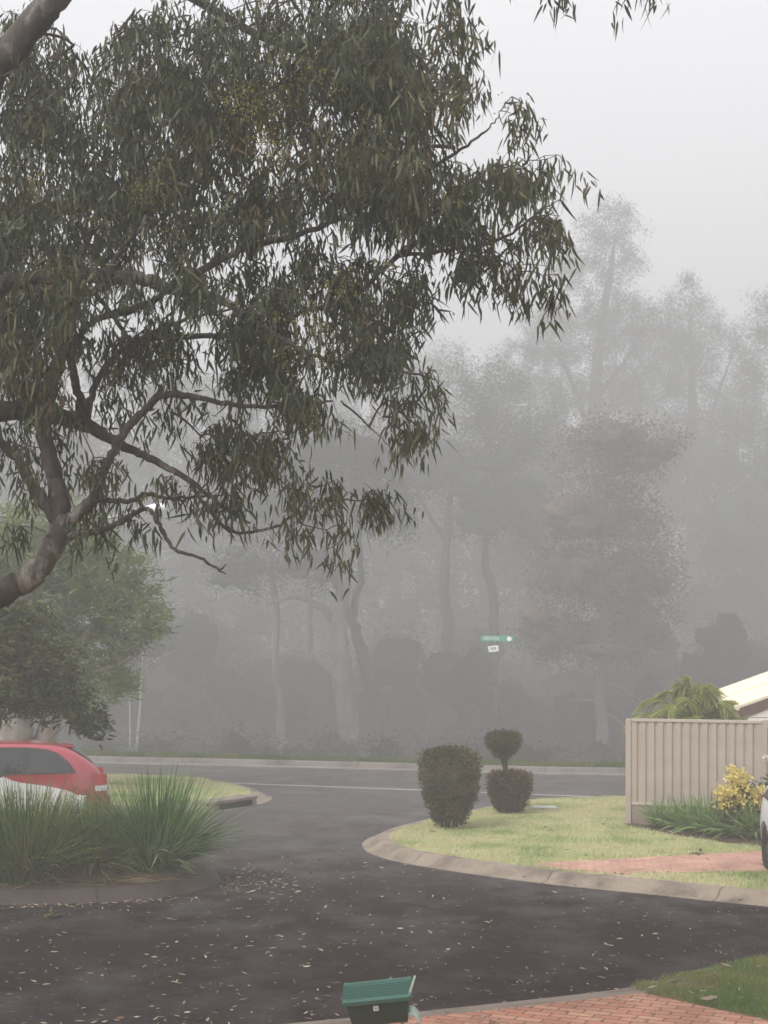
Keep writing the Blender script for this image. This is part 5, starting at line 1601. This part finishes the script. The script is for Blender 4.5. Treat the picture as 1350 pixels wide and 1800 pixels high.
SUN_EL, SUN_AZ = 48.0, -130.0          # azimuth measured from straight ahead, negative to the left
w = bpy.data.worlds.new('World'); SC.world = w; w.use_nodes = True
nt = w.node_tree
bg = nt.nodes['Background']
sky = nt.nodes.new('ShaderNodeTexSky'); sky.sky_type = 'NISHITA'
sky.sun_disc = False
sky.sun_elevation = math.radians(SUN_EL); sky.sun_rotation = math.radians(SUN_AZ)
sky.air_density = 1.0; sky.dust_density = 8.0; sky.ozone_density = 1.0
bw = nt.nodes.new('ShaderNodeRGBToBW'); nt.links.new(sky.outputs[0], bw.inputs[0])
mx = nt.nodes.new('ShaderNodeMix'); mx.data_type = 'RGBA'; mx.inputs[0].default_value = 0.86
nt.links.new(sky.outputs[0], mx.inputs[6]); nt.links.new(bw.outputs[0], mx.inputs[7])
cl = nt.nodes.new('ShaderNodeMix'); cl.data_type = 'RGBA'; cl.inputs[0].default_value = 0.75
nt.links.new(mx.outputs[2], cl.inputs[6]); cl.inputs[7].default_value = (5.85, 5.95, 6.2, 1)     # even cloud over the clear sky
nt.links.new(cl.outputs[2], bg.inputs[0]); bg.inputs[1].default_value = 0.15

sd = bpy.data.lights.new('sun', 'SUN'); sd.energy = 2.2; sd.angle = math.radians(28); sd.color = (1.0, 0.96, 0.9)
so = bpy.data.objects.new('sun', sd); COL.objects.link(so)
el, az = math.radians(SUN_EL), math.radians(SUN_AZ)
to_sun = Vector((math.sin(az) * math.cos(el), math.cos(az) * math.cos(el), math.sin(el)))
so.rotation_euler = to_sun.to_track_quat('Z', 'Y').to_euler()
so.location = (-30, 30, 60)

cd = bpy.data.cameras.new('camera')
cam = bpy.data.objects.new('camera', cd); COL.objects.link(cam)
cam.location = (0, 0, CH); cam.rotation_euler = (math.pi / 2, 0, 0)
cd.sensor_fit = 'VERTICAL'; cd.sensor_height = 36.0; cd.sensor_width = 27.0
cd.lens = 36.0 * FP / 1800
cd.shift_y = (HZ - 900) / 1800.0
cd.clip_start = 0.1; cd.clip_end = 600
cd.dof.use_dof = True; cd.dof.focus_distance = 14.0; cd.dof.aperture_fstop = cd.lens / 1000 / 0.012
SC.camera = cam

vs = SC.view_settings
vs.view_transform = 'Standard'; vs.look = 'None'; vs.gamma = 1.0; vs.exposure = 0.9
cy = SC.cycles
cy.use_denoising = True
cy.max_bounces = 6; cy.diffuse_bounces = 3; cy.glossy_bounces = 2; cy.transmission_bounces = 3; cy.volume_bounces = 2
cy.transparent_max_bounces = 8
cy.caustics_reflective = False; cy.caustics_refractive = False
